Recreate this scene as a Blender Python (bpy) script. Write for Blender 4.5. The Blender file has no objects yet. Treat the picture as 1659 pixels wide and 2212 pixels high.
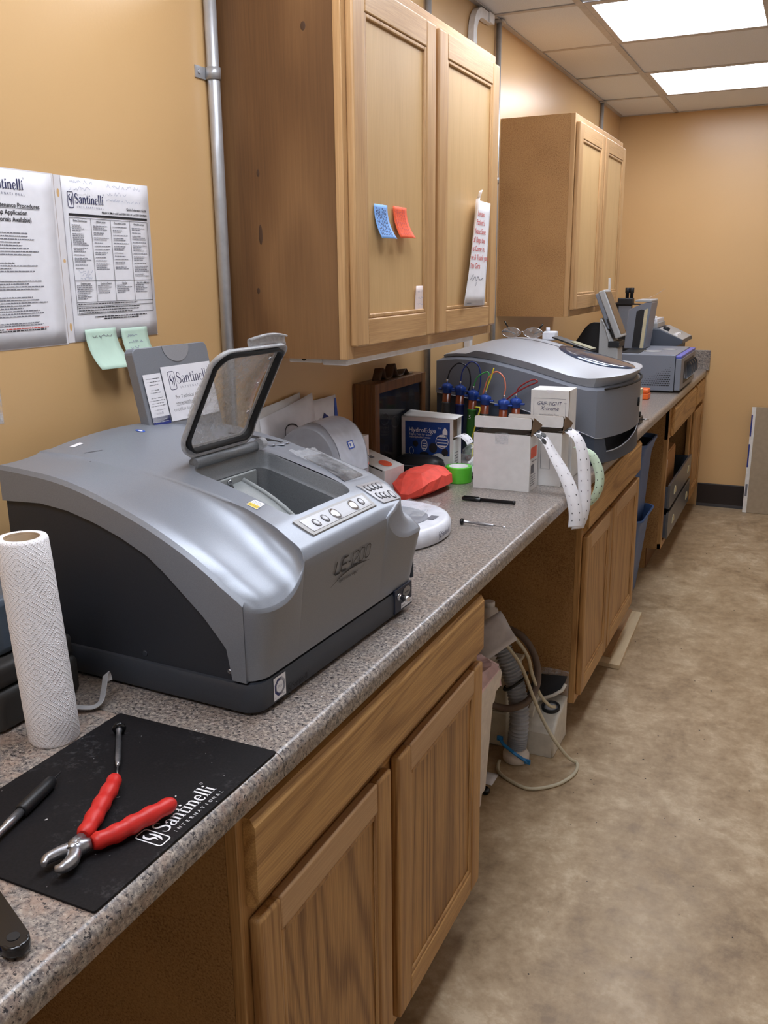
import bpy, bmesh, math, random
from mathutils import Vector, Matrix
random.seed(7)
S = bpy.context.scene
COL = S.collection
PI = math.pi

# ---------------------------------------------------------------- camera
cam_d = bpy.data.cameras.new('camera')
cam = bpy.data.objects.new('camera', cam_d)
COL.objects.link(cam)
cam_d.sensor_fit = 'VERTICAL'
cam_d.sensor_height = 24.0
cam_d.lens = 24.0 * 1946.4818 / 2212.0
cam_d.clip_start = 0.02
_yaw, _pit, _rol = math.radians(-25.0406), math.radians(-14.8078), math.radians(-0.5813)
_fw = Vector((math.sin(_yaw)*math.cos(_pit), math.cos(_yaw)*math.cos(_pit), math.sin(_pit)))
_r = Vector((math.cos(_yaw), -math.sin(_yaw), 0)); _u = _r.cross(_fw)
_r2 = _r*math.cos(_rol)+_u*math.sin(_rol); _u2 = -_r*math.sin(_rol)+_u*math.cos(_rol)
cam.matrix_world = Matrix(((_r2.x, _u2.x, -_fw.x, 1.23567), (_r2.y, _u2.y, -_fw.y, -0.862656), (_r2.z, _u2.z, -_fw.z, 1.538037), (0, 0, 0, 1)))
S.camera = cam

# ---------------------------------------------------------------- world, exposure
world = bpy.data.worlds.new('world'); S.world = world; world.use_nodes = True
world.node_tree.nodes['Background'].inputs[0].default_value = (0.9, 0.93, 1, 1)
world.node_tree.nodes['Background'].inputs[1].default_value = 0.15
S.view_settings.view_transform = 'Standard'; S.view_settings.look = 'None'
S.view_settings.gamma = 1.0; S.view_settings.use_curve_mapping = False
S.view_settings.exposure = 0.68
LAMP = 9.0           # radiance of the troffer lenses

# ---------------------------------------------------------------- helpers
def srgb(r, g, b):
    f = lambda c: ((c/255.0)/12.92 if c/255.0 <= 0.04045 else ((c/255.0+0.055)/1.055)**2.4)
    return (f(r), f(g), f(b), 1.0)

class NT:
    def __init__(s, name):
        s.m = bpy.data.materials.new(name); s.m.use_nodes = True
        s.t = s.m.node_tree; s.b = s.t.nodes['Principled BSDF']
    def n(s, typ, ins=None, **kw):
        nd = s.t.nodes.new(typ)
        for k, v in kw.items(): setattr(nd, k, v)
        for k, v in (ins or {}).items():
            if hasattr(v, 'is_output'): s.t.links.new(v, nd.inputs[k])
            else: nd.inputs[k].default_value = v
        return nd
    def link(s, a, b): s.t.links.new(a, b)
    def coord(s, scale=(1, 1, 1), rot=(0, 0, 0), kind='Object'):
        c = s.n('ShaderNodeTexCoord')
        return s.n('ShaderNodeMapping', {'Vector': c.outputs[kind], 'Scale': scale, 'Rotation': rot}).outputs[0]
    def noise(s, vec, scale, detail=3, rough=0.5, dist=0.0):
        return s.n('ShaderNodeTexNoise', {'Vector': vec, 'Scale': scale, 'Detail': detail, 'Roughness': rough, 'Distortion': dist}).outputs[0]
    def ramp(s, fac, stops, interp='LINEAR'):
        r = s.n('ShaderNodeValToRGB', {'Fac': fac}); cr = r.color_ramp; cr.interpolation = interp
        while len(cr.elements) > 1: cr.elements.remove(cr.elements[-1])
        cr.elements[0].position = stops[0][0]; cr.elements[0].color = stops[0][1]
        for p, c in stops[1:]:
            e = cr.elements.new(p); e.color = c
        return r.outputs[0]
    def mix(s, fac, a, b, blend='MIX'):
        nd = s.n('ShaderNodeMix', data_type='RGBA', blend_type=blend)
        for i, v in ((0, fac), (6, a), (7, b)):
            if hasattr(v, 'is_output'): s.link(v, nd.inputs[i])
            else: nd.inputs[i].default_value = v
        return nd.outputs[2]
    def math(s, op, a, b=0.0):
        nd = s.n('ShaderNodeMath', operation=op)
        for i, v in ((0, a), (1, b)):
            if hasattr(v, 'is_output'): s.link(v, nd.inputs[i])
            else: nd.inputs[i].default_value = v
        return nd.outputs[0]
    def bump(s, h, strength=0.2, dist=0.002):
        nd = s.n('ShaderNodeBump', {'Height': h, 'Strength': strength, 'Distance': dist})
        s.link(nd.outputs[0], s.b.inputs['Normal'])
    def col(s, v):
        if hasattr(v, 'is_output'): s.link(v, s.b.inputs['Base Color'])
        else: s.b.inputs['Base Color'].default_value = v
    def set(s, **kw):
        for k, v in kw.items():
            key = {'rough': 'Roughness', 'metal': 'Metallic', 'spec': 'Specular IOR Level', 'trans': 'Transmission Weight',
                   'alpha': 'Alpha', 'ior': 'IOR', 'coat': 'Coat Weight', 'sss': 'Subsurface Weight'}[k]
            s.b.inputs[key].default_value = v
        return s

MATS = {}
def plain(name, rgb, rough=0.5, metal=0.0, grain=0.04, gscale=40.0, **kw):
    """a plain colour with slight procedural variation"""
    t = NT(name); c = srgb(*rgb)
    n = t.noise(t.coord(), gscale, 3)
    lo = tuple(max(0, x*(1-grain*2)) for x in c[:3])+(1,); hi = tuple(min(1, x*(1+grain*2)) for x in c[:3])+(1,)
    t.col(t.ramp(n, [(0.3, lo), (0.7, hi)])); t.set(rough=rough, metal=metal, **kw)
    MATS[name] = t.m
    return t.m

def oak(name, axis, light, dark, contrast=1.0, ringscale=1.0, rough=0.42, bands=22.0, across=170.0, ringw=0.42):
    """long-grained wood: growth rings as contour lines of a stretched noise plus fine pores"""
    t = NT(name)
    st = {'z': (1, 1, 0.13), 'y': (1, 0.13, 1), 'x': (0.13, 1, 1)}[axis]
    fine = {'z': (1, 1, 0.02), 'y': (1, 0.02, 1), 'x': (0.02, 1, 1)}[axis]
    v = t.coord(st); vf = t.coord(fine)
    sep = t.n('ShaderNodeSeparateXYZ', {'Vector': v})
    ac = t.math('ADD', sep.outputs[0], sep.outputs[1 if axis == 'z' else 2]) if axis != 'x' else t.math('ADD', sep.outputs[1], sep.outputs[2])
    low = t.noise(v, 4.2*ringscale, 1.5, 0.45, 0.2)
    ph = t.math('ADD', t.math('MULTIPLY', low, bands*3.2), t.math('MULTIPLY', ac, across))
    ring = t.math('POWER', t.math('ADD', t.math('MULTIPLY', t.math('SINE', ph), 0.5), 0.5), 3.0)
    pores = t.noise(vf, 420.0, 2, 0.7)
    tone = t.noise(v, 7.0, 2)
    a = t.math('ADD', t.math('MULTIPLY', ring, ringw*contrast), t.math('MULTIPLY', t.math('SUBTRACT', pores, 0.42), 1.5*contrast))
    a = t.math('ADD', t.math('ADD', a, 0.08), t.math('MULTIPLY', t.math('SUBTRACT', tone, 0.5), 0.5))
    mid = tuple((l+d)/2 for l, d in zip(srgb(*light), srgb(*dark)))
    c = t.ramp(a, [(0.0, srgb(*light)), (0.45, mid), (1.0, srgb(*dark))])
    t.col(c); t.set(rough=rough, spec=0.4); t.bump(pores, 0.15, 0.0006)
    MATS[name] = t.m
    return t.m

# wood
oak('oak_vertical', 'z', (192, 148, 94), (132, 88, 46), 1.0, bands=34, across=60.0)
oak('oak_horizontal', 'y', (196, 152, 97), (136, 92, 48), 1.0)
oak('oak_cathedral', 'z', (190, 145, 90), (112, 72, 36), 1.2, 1.0, bands=52, across=30.0)
oak('oak_cathedral_horizontal', 'y', (202, 157, 98), (134, 90, 46), 1.0, 1.0, bands=46, across=30.0)
oak('oak_worn', 'y', (196, 158, 116), (150, 108, 70), 0.6)
oak('birch_panel', 'z', (208, 172, 122), (176, 138, 90), 0.55, 0.8, bands=14, across=15.0, ringw=0.2)
oak('oak_pale', 'z', (200, 160, 112), (150, 108, 66), 0.8, across=60.0, ringw=0.3)
oak('oak_pale_horizontal', 'y', (200, 160, 112), (150, 108, 66), 0.8, across=60.0, ringw=0.3)
oak('dark_case_oak', 'z', (128, 88, 52), (80, 52, 28), 0.8)
oak('pine_plank', 'y', (226, 205, 168), (204, 178, 138), 0.5)
# stained plywood with knots
def plywood():
    t = NT('stained_plywood')
    v = t.coord((1, 1, 0.18)); low = t.noise(v, 4.0, 2, 0.5, 0.6)
    ring = t.math('SINE', t.math('MULTIPLY', low, 26.0)); fine = t.noise(t.coord((1, 1, 0.03)), 220.0, 2, 0.6)
    a = t.math('ADD', t.math('MULTIPLY', ring, 0.16), t.math('ADD', t.math('MULTIPLY', low, 0.6), t.math('MULTIPLY', fine, 0.35)))
    t.col(t.ramp(a, [(0.2, srgb(134, 98, 63)), (0.55, srgb(112, 79, 49)), (0.85, srgb(86, 58, 35))])); t.set(rough=0.5, spec=0.35)
    MATS['stained_plywood'] = t.m
plywood()
def board(name, a, b, c):
    t = NT(name); v = t.coord()
    n = t.noise(v, 260, 3, 0.7); n2 = t.noise(v, 5, 2)
    f = t.math('ADD', t.math('MULTIPLY', n, 0.8), t.math('MULTIPLY', n2, 0.25))
    t.col(t.ramp(f, [(0.38, srgb(*c)), (0.5, srgb(*b)), (0.68, srgb(*a))])); t.set(rough=0.6, spec=0.3); MATS[name] = t.m
board('particle_board', (176, 136, 88), (158, 118, 74), (122, 86, 50))
board('particle_board_pale', (184, 142, 94), (166, 125, 80), (136, 98, 60))
# paint
def paint():
    t = NT('ochre_paint'); v = t.coord()
    n = t.noise(v, 1.3, 3); n2 = t.noise(v, 180, 2)
    t.col(t.ramp(n, [(0.3, srgb(212, 172, 120)), (0.7, srgb(217, 178, 127))])); t.set(rough=0.30, spec=0.5); t.bump(n2, 0.12, 0.001)
    MATS['ochre_paint'] = t.m
paint()
# granite look laminate
def laminate(name, tint):
    t = NT(name); v = t.coord()
    big = t.noise(v, 26, 4, 0.62); mid = t.noise(v, 150, 4, 0.72); sm = t.noise(v, 330, 3, 0.7)
    base = t.ramp(mid, [(0.30, srgb(70, 66, 68)), (0.42, srgb(112, 106, 104)), (0.52, srgb(148, 138, 130)), (0.62, srgb(180, 168, 156)), (0.74, srgb(204, 194, 182))])
    warm = t.mix(t.math('MULTIPLY', t.ramp(big, [(0.46, (0, 0, 0, 1)), (0.66, (1, 1, 1, 1))]), 0.6), base, srgb(*tint))
    blk = t.ramp(t.noise(v, 190, 3, 0.75, 0.4), [(0.38, (1, 1, 1, 1)), (0.44, (0, 0, 0, 1))])
    c = t.mix(blk, warm, srgb(50, 47, 50))
    wht = t.ramp(sm, [(0.63, (0, 0, 0, 1)), (0.69, (1, 1, 1, 1))])
    t.col(t.mix(t.math('MULTIPLY', wht, 0.8), c, srgb(206, 200, 192))); t.set(rough=0.28, spec=0.5); MATS[name] = t.m
laminate('granite_laminate', (142, 126, 114)); laminate('granite_laminate_warm', (170, 142, 124))
# floor
def floor_mat():
    t = NT('mottled_floor'); v = t.coord()
    a = t.noise(t.coord((1, 0.75, 1)), 4.6, 6, 0.68, 0.5); b = t.noise(v, 16, 6, 0.72); s = t.noise(v, 70, 3)
    f = t.math('ADD', t.math('MULTIPLY', a, 0.5), t.math('ADD', t.math('MULTIPLY', b, 0.42), t.math('MULTIPLY', s, 0.08)))
    c = t.ramp(f, [(0.38, srgb(136, 113, 86)), (0.46, srgb(162, 138, 107)), (0.54, srgb(180, 157, 126)), (0.62, srgb(202, 182, 152))])
    spk = t.ramp(t.noise(v, 52, 2, 0.5), [(0.76, (0, 0, 0, 1)), (0.80, (1, 1, 1, 1))])
    t.col(t.mix(spk, c, srgb(96, 78, 58)))
    t.link(t.ramp(b, [(0.3, (0.34,)*3+(1,)), (0.7, (0.55,)*3+(1,))]), t.b.inputs['Roughness']); t.set(spec=0.4)
    MATS['mottled_floor'] = t.m
floor_mat()
def tile_mat():
    t = NT('ceiling_tile'); n = t.noise(t.coord(), 230, 4, 0.7)
    t.col(t.ramp(n, [(0.3, srgb(222, 224, 229)), (0.6, srgb(235, 237, 242))])); t.set(rough=0.9, spec=0.1); t.bump(n, 0.25, 0.002); MATS['ceiling_tile'] = t.m
tile_mat()
plain('pale_bounce_paint', (222, 220, 216), 0.5)  # off-white for the unseen walls, keeps their bounce light neutral
plain('grid_metal', (196, 190, 186), 0.55)
plain('white_plastic', (232, 230, 230), 0.45)
plain('white_paper', (236, 234, 238), 0.75, grain=0.015)
plain('white_card', (232, 230, 228), 0.6, grain=0.02)
plain('dark_baseboard', (38, 29, 26), 0.5)
plain('galvanised', (186, 187, 190), 0.36, 0.55)
plain('ink_black', (34, 34, 40), 0.6); plain('ink_grey', (112, 112, 120), 0.7); plain('ink_navy', (44, 48, 92), 0.6)
plain('ink_red', (206, 84, 74), 0.7); plain('ink_white', (236, 236, 238), 0.6); plain('ink_pencil', (150, 154, 178), 0.7)
plain('shadow_gap', (30, 24, 20), 0.8)
def emit(name, rgb, st):
    t = NT(name); t.col(srgb(*rgb)); t.b.inputs['Emission Color'].default_value = srgb(*rgb); t.b.inputs['Emission Strength'].default_value = st
    MATS[name] = t.m
emit('lamp_lens', (238, 244, 255), LAMP)

class MB:
    """collects shapes for ONE mesh"""
    def __init__(s, off=(0, 0, 0)): s.bm = bmesh.new(); s.off = Vector(off); s.mi = 0
    def _v(s, p): return s.bm.verts.new(Vector(p)-s.off)
    def faces(s, pts, fs, smooth=False):
        vs = [s._v(p) for p in pts]; out = []
        for f in fs:
            try:
                q = s.bm.faces.new([vs[i] for i in f]); q.material_index = s.mi; q.smooth = smooth; out.append(q)
            except ValueError: pass
        return vs, out
    def box(s, x0, x1, y0, y1, z0, z1, bev=0.0, seg=2, M=None):
        P = [(x, y, z) for x in (x0, x1) for y in (y0, y1) for z in (z0, z1)]
        if M is not None: P = [M @ Vector(p) for p in P]
        F = [(0, 1, 3, 2), (4, 6, 7, 5), (0, 4, 5, 1), (2, 3, 7, 6), (0, 2, 6, 4), (1, 5, 7, 3)]
        vs, fs = s.faces(P, F)
        if bev > 0:
            es = list({e for f in fs for e in f.edges})
            r = bmesh.ops.bevel(s.bm, geom=es, offset=bev, segments=seg, profile=0.6, affect='EDGES', clamp_overlap=True)
            for f in r['faces']: f.material_index = s.mi; f.smooth = seg > 1
        return s
    def prism(s, poly, axis, a, b, bev=0.0, seg=2, M=None, smooth=False):
        """poly: 2-D loop; axis 'x' -> (y,z), 'y' -> (x,z), 'z' -> (x,y)"""
        def mk(p, w): return {'x': (w, p[0], p[1]), 'y': (p[0], w, p[1]), 'z': (p[0], p[1], w)}[axis]
        n = len(poly); P = [mk(p, a) for p in poly]+[mk(p, b) for p in poly]
        if M is not None: P = [M @ Vector(p) for p in P]
        F = [tuple(range(n))[::-1], tuple(range(n, 2*n))]+[(i, (i+1) % n, n+(i+1) % n, n+i) for i in range(n)]
        vs, fs = s.faces(P, F)
        if smooth:
            for f in fs[2:]: f.smooth = True
        if bev > 0:
            es = list({e for f in fs[:2] for e in f.edges})
            r = bmesh.ops.bevel(s.bm, geom=es, offset=bev, segments=seg, profile=0.6, affect='EDGES', clamp_overlap=True)
            for f in r['faces']: f.material_index = s.mi; f.smooth = seg > 1
        return s
    def loft(s, loops, closed=True, caps=(True, True), smooth=True):
        n = len(loops[0]); P = [p for l in loops for p in l]; F = []
        for j in range(len(loops)-1):
            for i in range(n if closed else n-1):
                k = (i+1) % n; F.append((j*n+i, j*n+k, (j+1)*n+k, (j+1)*n+i))
        vs, fs = s.faces(P, F, smooth)
        if caps[0] and closed:
            try: f = s.bm.faces.new(vs[:n][::-1]); f.material_index = s.mi
            except ValueError: pass
        if caps[1] and closed:
            try: f = s.bm.faces.new(vs[-n:]); f.material_index = s.mi
            except ValueError: pass
        return s
    def lathe(s, prof, c=(0, 0, 0), n=28, axis=(0, 0, 1), smooth=True, caps=(True, True)):
        """prof: [(radius, height)...] about axis through c"""
        A = Vector(axis).normalized(); t = Vector((1, 0, 0)) if abs(A.x) < 0.8 else Vector((0, 1, 0))
        U = A.cross(t).normalized(); V = A.cross(U); c = Vector(c)
        loops = [[c+A*h+(U*math.cos(2*PI*i/n)+V*math.sin(2*PI*i/n))*max(r, 1e-5) for i in range(n)] for r, h in prof]
        return s.loft(loops, True, caps, smooth)
    def tube(s, pts, r, n=10, closed=False, smooth=True, flat=None):
        """round (or flat=(w,t)) section swept along pts; r may be a list"""
        P = [Vector(p) for p in pts]; m = len(P); loops = []; prevU = None
        for i, p in enumerate(P):
            a = P[(i-1) % m] if (closed or i > 0) else P[i]; b = P[(i+1) % m] if (closed or i < m-1) else P[i]
            T = (b-a)
            T = T.normalized() if T.length > 1e-9 else Vector((0, 0, 1))
            if prevU is None:
                t = Vector((0, 0, 1)) if abs(T.z) < 0.9 else Vector((1, 0, 0)); U = T.cross(t).normalized()
            else:
                U = (prevU - T*prevU.dot(T)).normalized()
            V = T.cross(U); prevU = U; rr = r[i] if isinstance(r, (list, tuple)) else r
            if flat: loops.append([p+U*flat[0]*a_+V*flat[1]*b_ for a_, b_ in ((-.5, -.5), (.5, -.5), (.5, .5), (-.5, .5))])
            else: loops.append([p+(U*math.cos(2*PI*k/n)+V*math.sin(2*PI*k/n))*rr for k in range(n)])
        if closed: loops.append(loops[0]); return s.loft(loops, True, (False, False), smooth)
        return s.loft(loops, True, (True, True), smooth and not flat)
    def grid(s, rows, smooth=True):
        nr, nc = len(rows), len(rows[0]); P = [p for r in rows for p in r]
        F = [(j*nc+i, j*nc+i+1, (j+1)*nc+i+1, (j+1)*nc+i) for j in range(nr-1) for i in range(nc-1)]
        return s.faces(P, F, smooth)
    def mesh(s, name, mats, recalc=True):
        if recalc: bmesh.ops.recalc_face_normals(s.bm, faces=s.bm.faces[:])
        me = bpy.data.meshes.new(name); s.bm.to_mesh(me); s.bm.free()
        for m in (mats if isinstance(mats, (list, tuple)) else [mats]): me.materials.append(MATS[m])
        return me

def link(name, me, parent=None, loc=(0, 0, 0), kind=None):
    o = bpy.data.objects.new(name, me); COL.objects.link(o); o.location = loc
    if parent is not None: o.parent = parent
    if kind: o['kind'] = kind
    return o
def part(name, mb, mats, parent, loc=(0, 0, 0), label=None):
    o = link(name, mb.mesh(name, mats), parent, loc)
    if label: o['label'] = label
    return o
def thing(name, label, cat, loc=(0, 0, 0), rz=0.0, group=None):
    o = bpy.data.objects.new(name, None); COL.objects.link(o); o.location = loc; o.rotation_euler = (0, 0, rz)
    o.empty_display_size = 0.05; o['label'] = label; o['category'] = cat
    if group: o['group'] = group
    return o
def solo(name, mb, mats, label, cat, loc=(0, 0, 0), rz=0.0, group=None):
    o = link(name, mb.mesh(name, mats), None, loc); o.rotation_euler = (0, 0, rz); o['label'] = label; o['category'] = cat
    if group: o['group'] = group
    return o
def struct(name, mb, mats, parent=None):
    o = link(name, mb.mesh(name, mats), parent)
    if parent is None: o['kind'] = 'structure'
    return o
def solidify(o, t):
    m = o.modifiers.new('solid', 'SOLIDIFY'); m.thickness = t; m.offset = 0
    return o
def spline(pts, per=8, closed=False):
    P = [Vector(p) for p in pts]; n = len(P); out = []
    rng = n if closed else n-1
    for i in range(rng):
        p0 = P[(i-1) % n] if (closed or i > 0) else P[0]*2-P[1]
        p1, p2 = P[i], P[(i+1) % n]
        p3 = P[(i+2) % n] if (closed or i+2 < n) else P[-1]*2-P[-2]
        for k in range(per):
            t = k/per
            out.append(0.5*((2*p1)+(p2-p0)*t+(2*p0-5*p1+4*p2-p3)*t*t+(3*p1-p0-3*p2+p3)*t**3))
    if not closed: out.append(P[-1])
    return out
def rrect(w0, w1, h0, h1, r, n=5):
    out = []
    for cx, cy, a0 in ((w1-r, h1-r, 0), (w0+r, h1-r, 90), (w0+r, h0+r, 180), (w1-r, h0+r, 270)):
        for k in range(n+1):
            a = math.radians(a0+90*k/n); out.append((cx+r*math.cos(a), cy+r*math.sin(a)))
    return out
def lerp(a, b, t): return a+(b-a)*t
def interp(tab, x):
    if x <= tab[0][0]: return tab[0][1]
    for (a, b), (c, d) in zip(tab, tab[1:]):
        if x <= c: return b+(d-b)*(x-a)/(c-a)
    return tab[-1][1]
def sstep(t): t = max(0, min(1, t)); return t*t*(3-2*t)

# ---- flat print: 2-D artwork laid on a surface
class Art:
    def __init__(s): s.v = []; s.f = []; s.m = []; s.mi = 0
    def poly(s, pts):
        k = len(s.v); s.v += [tuple(p) for p in pts]; s.f.append(tuple(range(k, k+len(pts)))); s.m.append(s.mi)
    def rect(s, x0, y0, x1, y1): s.poly([(x0, y0), (x1, y0), (x1, y1), (x0, y1)])
    def disc(s, x, y, r, n=18, ry=None): s.poly([(x+r*math.cos(2*PI*i/n), y+(ry or r)*math.sin(2*PI*i/n)) for i in range(n)])
    def stroke(s, pts, w, smooth=0, closed=False):
        P = [Vector((p[0], p[1], 0)) for p in pts]
        W = list(w) if isinstance(w, (list, tuple)) else [w]*len(P)
        if smooth:
            Q = spline(P, smooth, closed); n = len(P)
            W = [lerp(W[min(int(i/smooth), n-1) % n], W[(min(int(i/smooth), n-1)+1) % n if closed else min(int(i/smooth)+1, n-1)], (i % smooth)/smooth) for i in range(len(Q))]; P = Q
        m = len(P); L = []; R = []
        for i, p in enumerate(P):
            a = P[(i-1) % m] if (closed or i) else p; b = P[(i+1) % m] if (closed or i < m-1) else p
            t = (b-a); t = t.normalized() if t.length > 1e-9 else Vector((1, 0, 0)); q = Vector((-t.y, t.x, 0))*W[i]*0.5
            L.append(p+q); R.append(p-q)
        for i in range(m if closed else m-1):
            j = (i+1) % m; s.poly([(R[i].x, R[i].y), (R[j].x, R[j].y), (L[j].x, L[j].y), (L[i].x, L[i].y)])
    def text(s, body, x, y, size, align='LEFT', shear=0.0, spacing=1.0, xs=1.0, bold=0.0, under=False):
        c = bpy.data.curves.new('t', 'FONT'); c.body = body; c.size = size; c.align_x = align; c.shear = shear; c.space_character = spacing
        c.offset = bold*size; c.resolution_u = 3
        o = bpy.data.objects.new('t', c); me = bpy.data.meshes.new_from_object(o)
        k = len(s.v); s.v += [(x+v.co.x*xs, y+v.co.y) for v in me.vertices]
        for p in me.polygons: s.f.append(tuple(k+i for i in p.vertices)); s.m.append(s.mi)
        xsn = [v.co.x*xs for v in me.vertices] or [0]
        if under: s.rect(x+min(xsn), y-0.16*size, x+max(xsn), y-0.10*size)
        bpy.data.objects.remove(o); bpy.data.meshes.remove(me); bpy.data.curves.remove(c)
        return max(xsn)
    def words(s, x0, x1, y, h, rnd, fill=1.0):
        """an illegible line of small print"""
        x = x0; end = x0+(x1-x0)*fill
        while x < end:
            w = h*rnd.uniform(0.9, 3.6); s.rect(x, y, min(x+w, end), y+h*0.55)
            if rnd.random() < 0.5: s.rect(x+w*0.3, y+h*0.5, min(x+w*0.3+h*0.2, end), y+h*0.85)
            x += w+h*0.45
    def scribble(s, x0, x1, y, h, rnd, w):
        x = x0; pts = []
        while x < x1:
            pts.append((x, y+rnd.uniform(-0.2, 1.0)*h)); x += h*rnd.uniform(0.25, 0.5)
            if rnd.random() < 0.14 and len(pts) > 2: s.stroke(pts, w, 2); pts = []; x += h*0.6
        if len(pts) > 2: s.stroke(pts, w, 2)
    def logo(s, x, y, h, intl=True):
        """boxed hook mark + serif word + spaced line; h = x-height"""
        g = h
        bw, bh = 1.35*g, 2.6*g; bx, by = x, y-0.80*g
        r = [(bx+px, by+py) for px, py in rrect(0, bw, 0, bh, 0.28*g, 3)]
        s.stroke(r, 0.12*g, 0, True)
        s.stroke([(bx+.62*g, by+2.18*g), (bx+.36*g, by+1.91*g), (bx+.40*g, by+1.42*g), (bx+.72*g, by+1.16*g), (bx+.60*g, by+0.732*g)], [.08*g, .24*g, .28*g, .22*g, .05*g], 4)
        s.stroke([(bx+.95*g, by+1.91*g), (bx+1.02*g, by+1.42*g), (bx+.98*g, by+0.85*g), (bx+.76*g, by+0.425*g)], [.06*g, .24*g, .26*g, .06*g], 4)
        X = x+1.62*g
        for ch in 'Santinelli': X += s.glyph(ch, X, y, g)+0.10*g
        s.stroke([(X+.05*g+.12*g*math.cos(a*PI/4), y+1.75*g+.12*g*math.sin(a*PI/4)) for a in range(8)], .04*g, 0, True)
        if intl:
            w = X-(x+1.9*g); n = 13
            for i, ch in enumerate('INTERNATIONAL'): s.text(ch, x+1.9*g+w*(i+0.5)/n, y-0.78*g, 0.48*g, 'CENTER')
        return X-x
    def glyph(s, c, x, y, g):
        T, t = 0.21*g, 0.075*g
        q = lambda pts: [(x+a*g, y+b*g) for a, b in pts]
        sf = lambda cx, yy, w=0.36: s.rect(x+(cx-w/2)*g, y+yy*g, x+(cx+w/2)*g, y+yy*g+t)
        if c == 'S':
            s.stroke(q([(.82, 1.18), (.74, 1.46), (.46, 1.56), (.2, 1.38), (.22, 1.06), (.52, .84), (.84, .6), (.84, .2), (.5, -.02), (.2, .06), (.1, .36)]), [t, t*1.2, t*1.3, T*.9, T, T*1.15, T, T*.9, t*1.3, t*1.2, t], 4); return .98*g
        if c == 'a':
            s.stroke(q([(.1, .72), (.22, .95), (.46, .97), (.58, .78), (.58, .14), (.66, .04), (.78, .08)]), [T, t*1.3, t*1.3, T, T, t*1.5, t], 4)
            s.stroke(q([(.58, .58), (.26, .46), (.12, .24), (.22, .03), (.42, .04), (.58, .2)]), [t, t*1.4, T, t*1.6, t*1.4, t], 4); return .74*g
        if c == 'n':
            s.stroke(q([(.2, 0), (.2, .98)]), T); sf(.2, 0); s.rect(x+.02*g, y+.9*g, x+.2*g, y+.98*g)
            s.stroke(q([(.24, .72), (.42, .95), (.62, .9), (.7, .68), (.7, 0)]), [t, t*1.6, T*.9, T, T], 4); sf(.7, 0); return .88*g
        if c == 't':
            s.stroke(q([(.24, 1.3), (.24, .2), (.34, .03), (.54, .1)]), [t*2, T, t*2, t], 4); s.rect(x+.02*g, y+.88*g, x+.52*g, y+.97*g); return .52*g
        if c == 'i':
            s.stroke(q([(.2, 0), (.2, .98)]), T); sf(.2, 0, .38); s.rect(x+.03*g, y+.9*g, x+.2*g, y+.98*g); s.disc(x+.2*g, y+1.32*g, .125*g, 10); return .38*g
        if c == 'l':
            s.stroke(q([(.2, 0), (.2, 1.6)]), T); sf(.2, 0, .38); s.rect(x+.03*g, y+1.52*g, x+.2*g, y+1.6*g); return .38*g
        if c == 'e':
            s.stroke(q([(.16, .56), (.66, .56), (.62, .84), (.42, .98), (.2, .84), (.12, .5), (.22, .14), (.46, .02), (.7, .2)]), [t, t, t*1.6, t*1.4, T*.8, T, T*.9, t*1.8, t], 4); return .74*g
        return .5*g
    def place(s, name, mats, parent, fn, kind=None, loc=(0, 0, 0)):
        me = bpy.data.meshes.new(name); me.from_pydata([tuple(fn(a, b)) for a, b in s.v], [], s.f)
        for m in (mats if isinstance(mats, (list, tuple)) else [mats]): me.materials.append(MATS[m])
        for p, m in zip(me.polygons, s.m): p.material_index = m
        return link(name, me, parent, loc)
def plane_map(o, u, v, off=0.0):
    o, u, v = Vector(o), Vector(u).normalized(), Vector(v).normalized(); n = u.cross(v)
    return lambda a, b: o+u*a+v*b+n*off

# ================================================================ ROOM
YB, HC, XR, YF = 5.4054, 2.4924, 2.62, -2.4
m = MB(); m.box(-0.1, XR+0.1, YF-0.1, YB+0.1, -0.1, 0); floor = struct('floor', m, 'mottled_floor')
m = MB(); m.box(-0.1, 0, YF-0.1, YB+0.1, 0, 2.62); struct('wall_left', m, 'ochre_paint')
m = MB(); m.box(0, XR, YB, YB+0.1, 0, 2.62); struct('wall_back', m, 'ochre_paint')
m = MB(); m.box(XR, XR+0.1, YF-0.1, YB+0.1, 0, 2.62); struct('unseen_wall_right', m, 'pale_bounce_paint')  # out of view, added to bounce neutral light into the room
m = MB(); m.box(0, XR, YF-0.1, YF, 0, 2.62); struct('unseen_wall_front', m, 'pale_bounce_paint')  # behind the camera, also added for light bounce
m = MB()
m.prism([(YB-0.012, 0.0), (YB, 0.0), (YB, 0.156), (YB-0.004, 0.156), (YB-0.006, 0.15), (YB-0.006, 0.02)], 'x', 0.648, XR)
struct('baseboard_back', m, 'dark_baseboard')
m = MB(); m.box(0, XR, YF, YB, HC+0.05, HC+0.09); ceiling = struct('ceiling', m, 'ceiling_tile')
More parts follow.
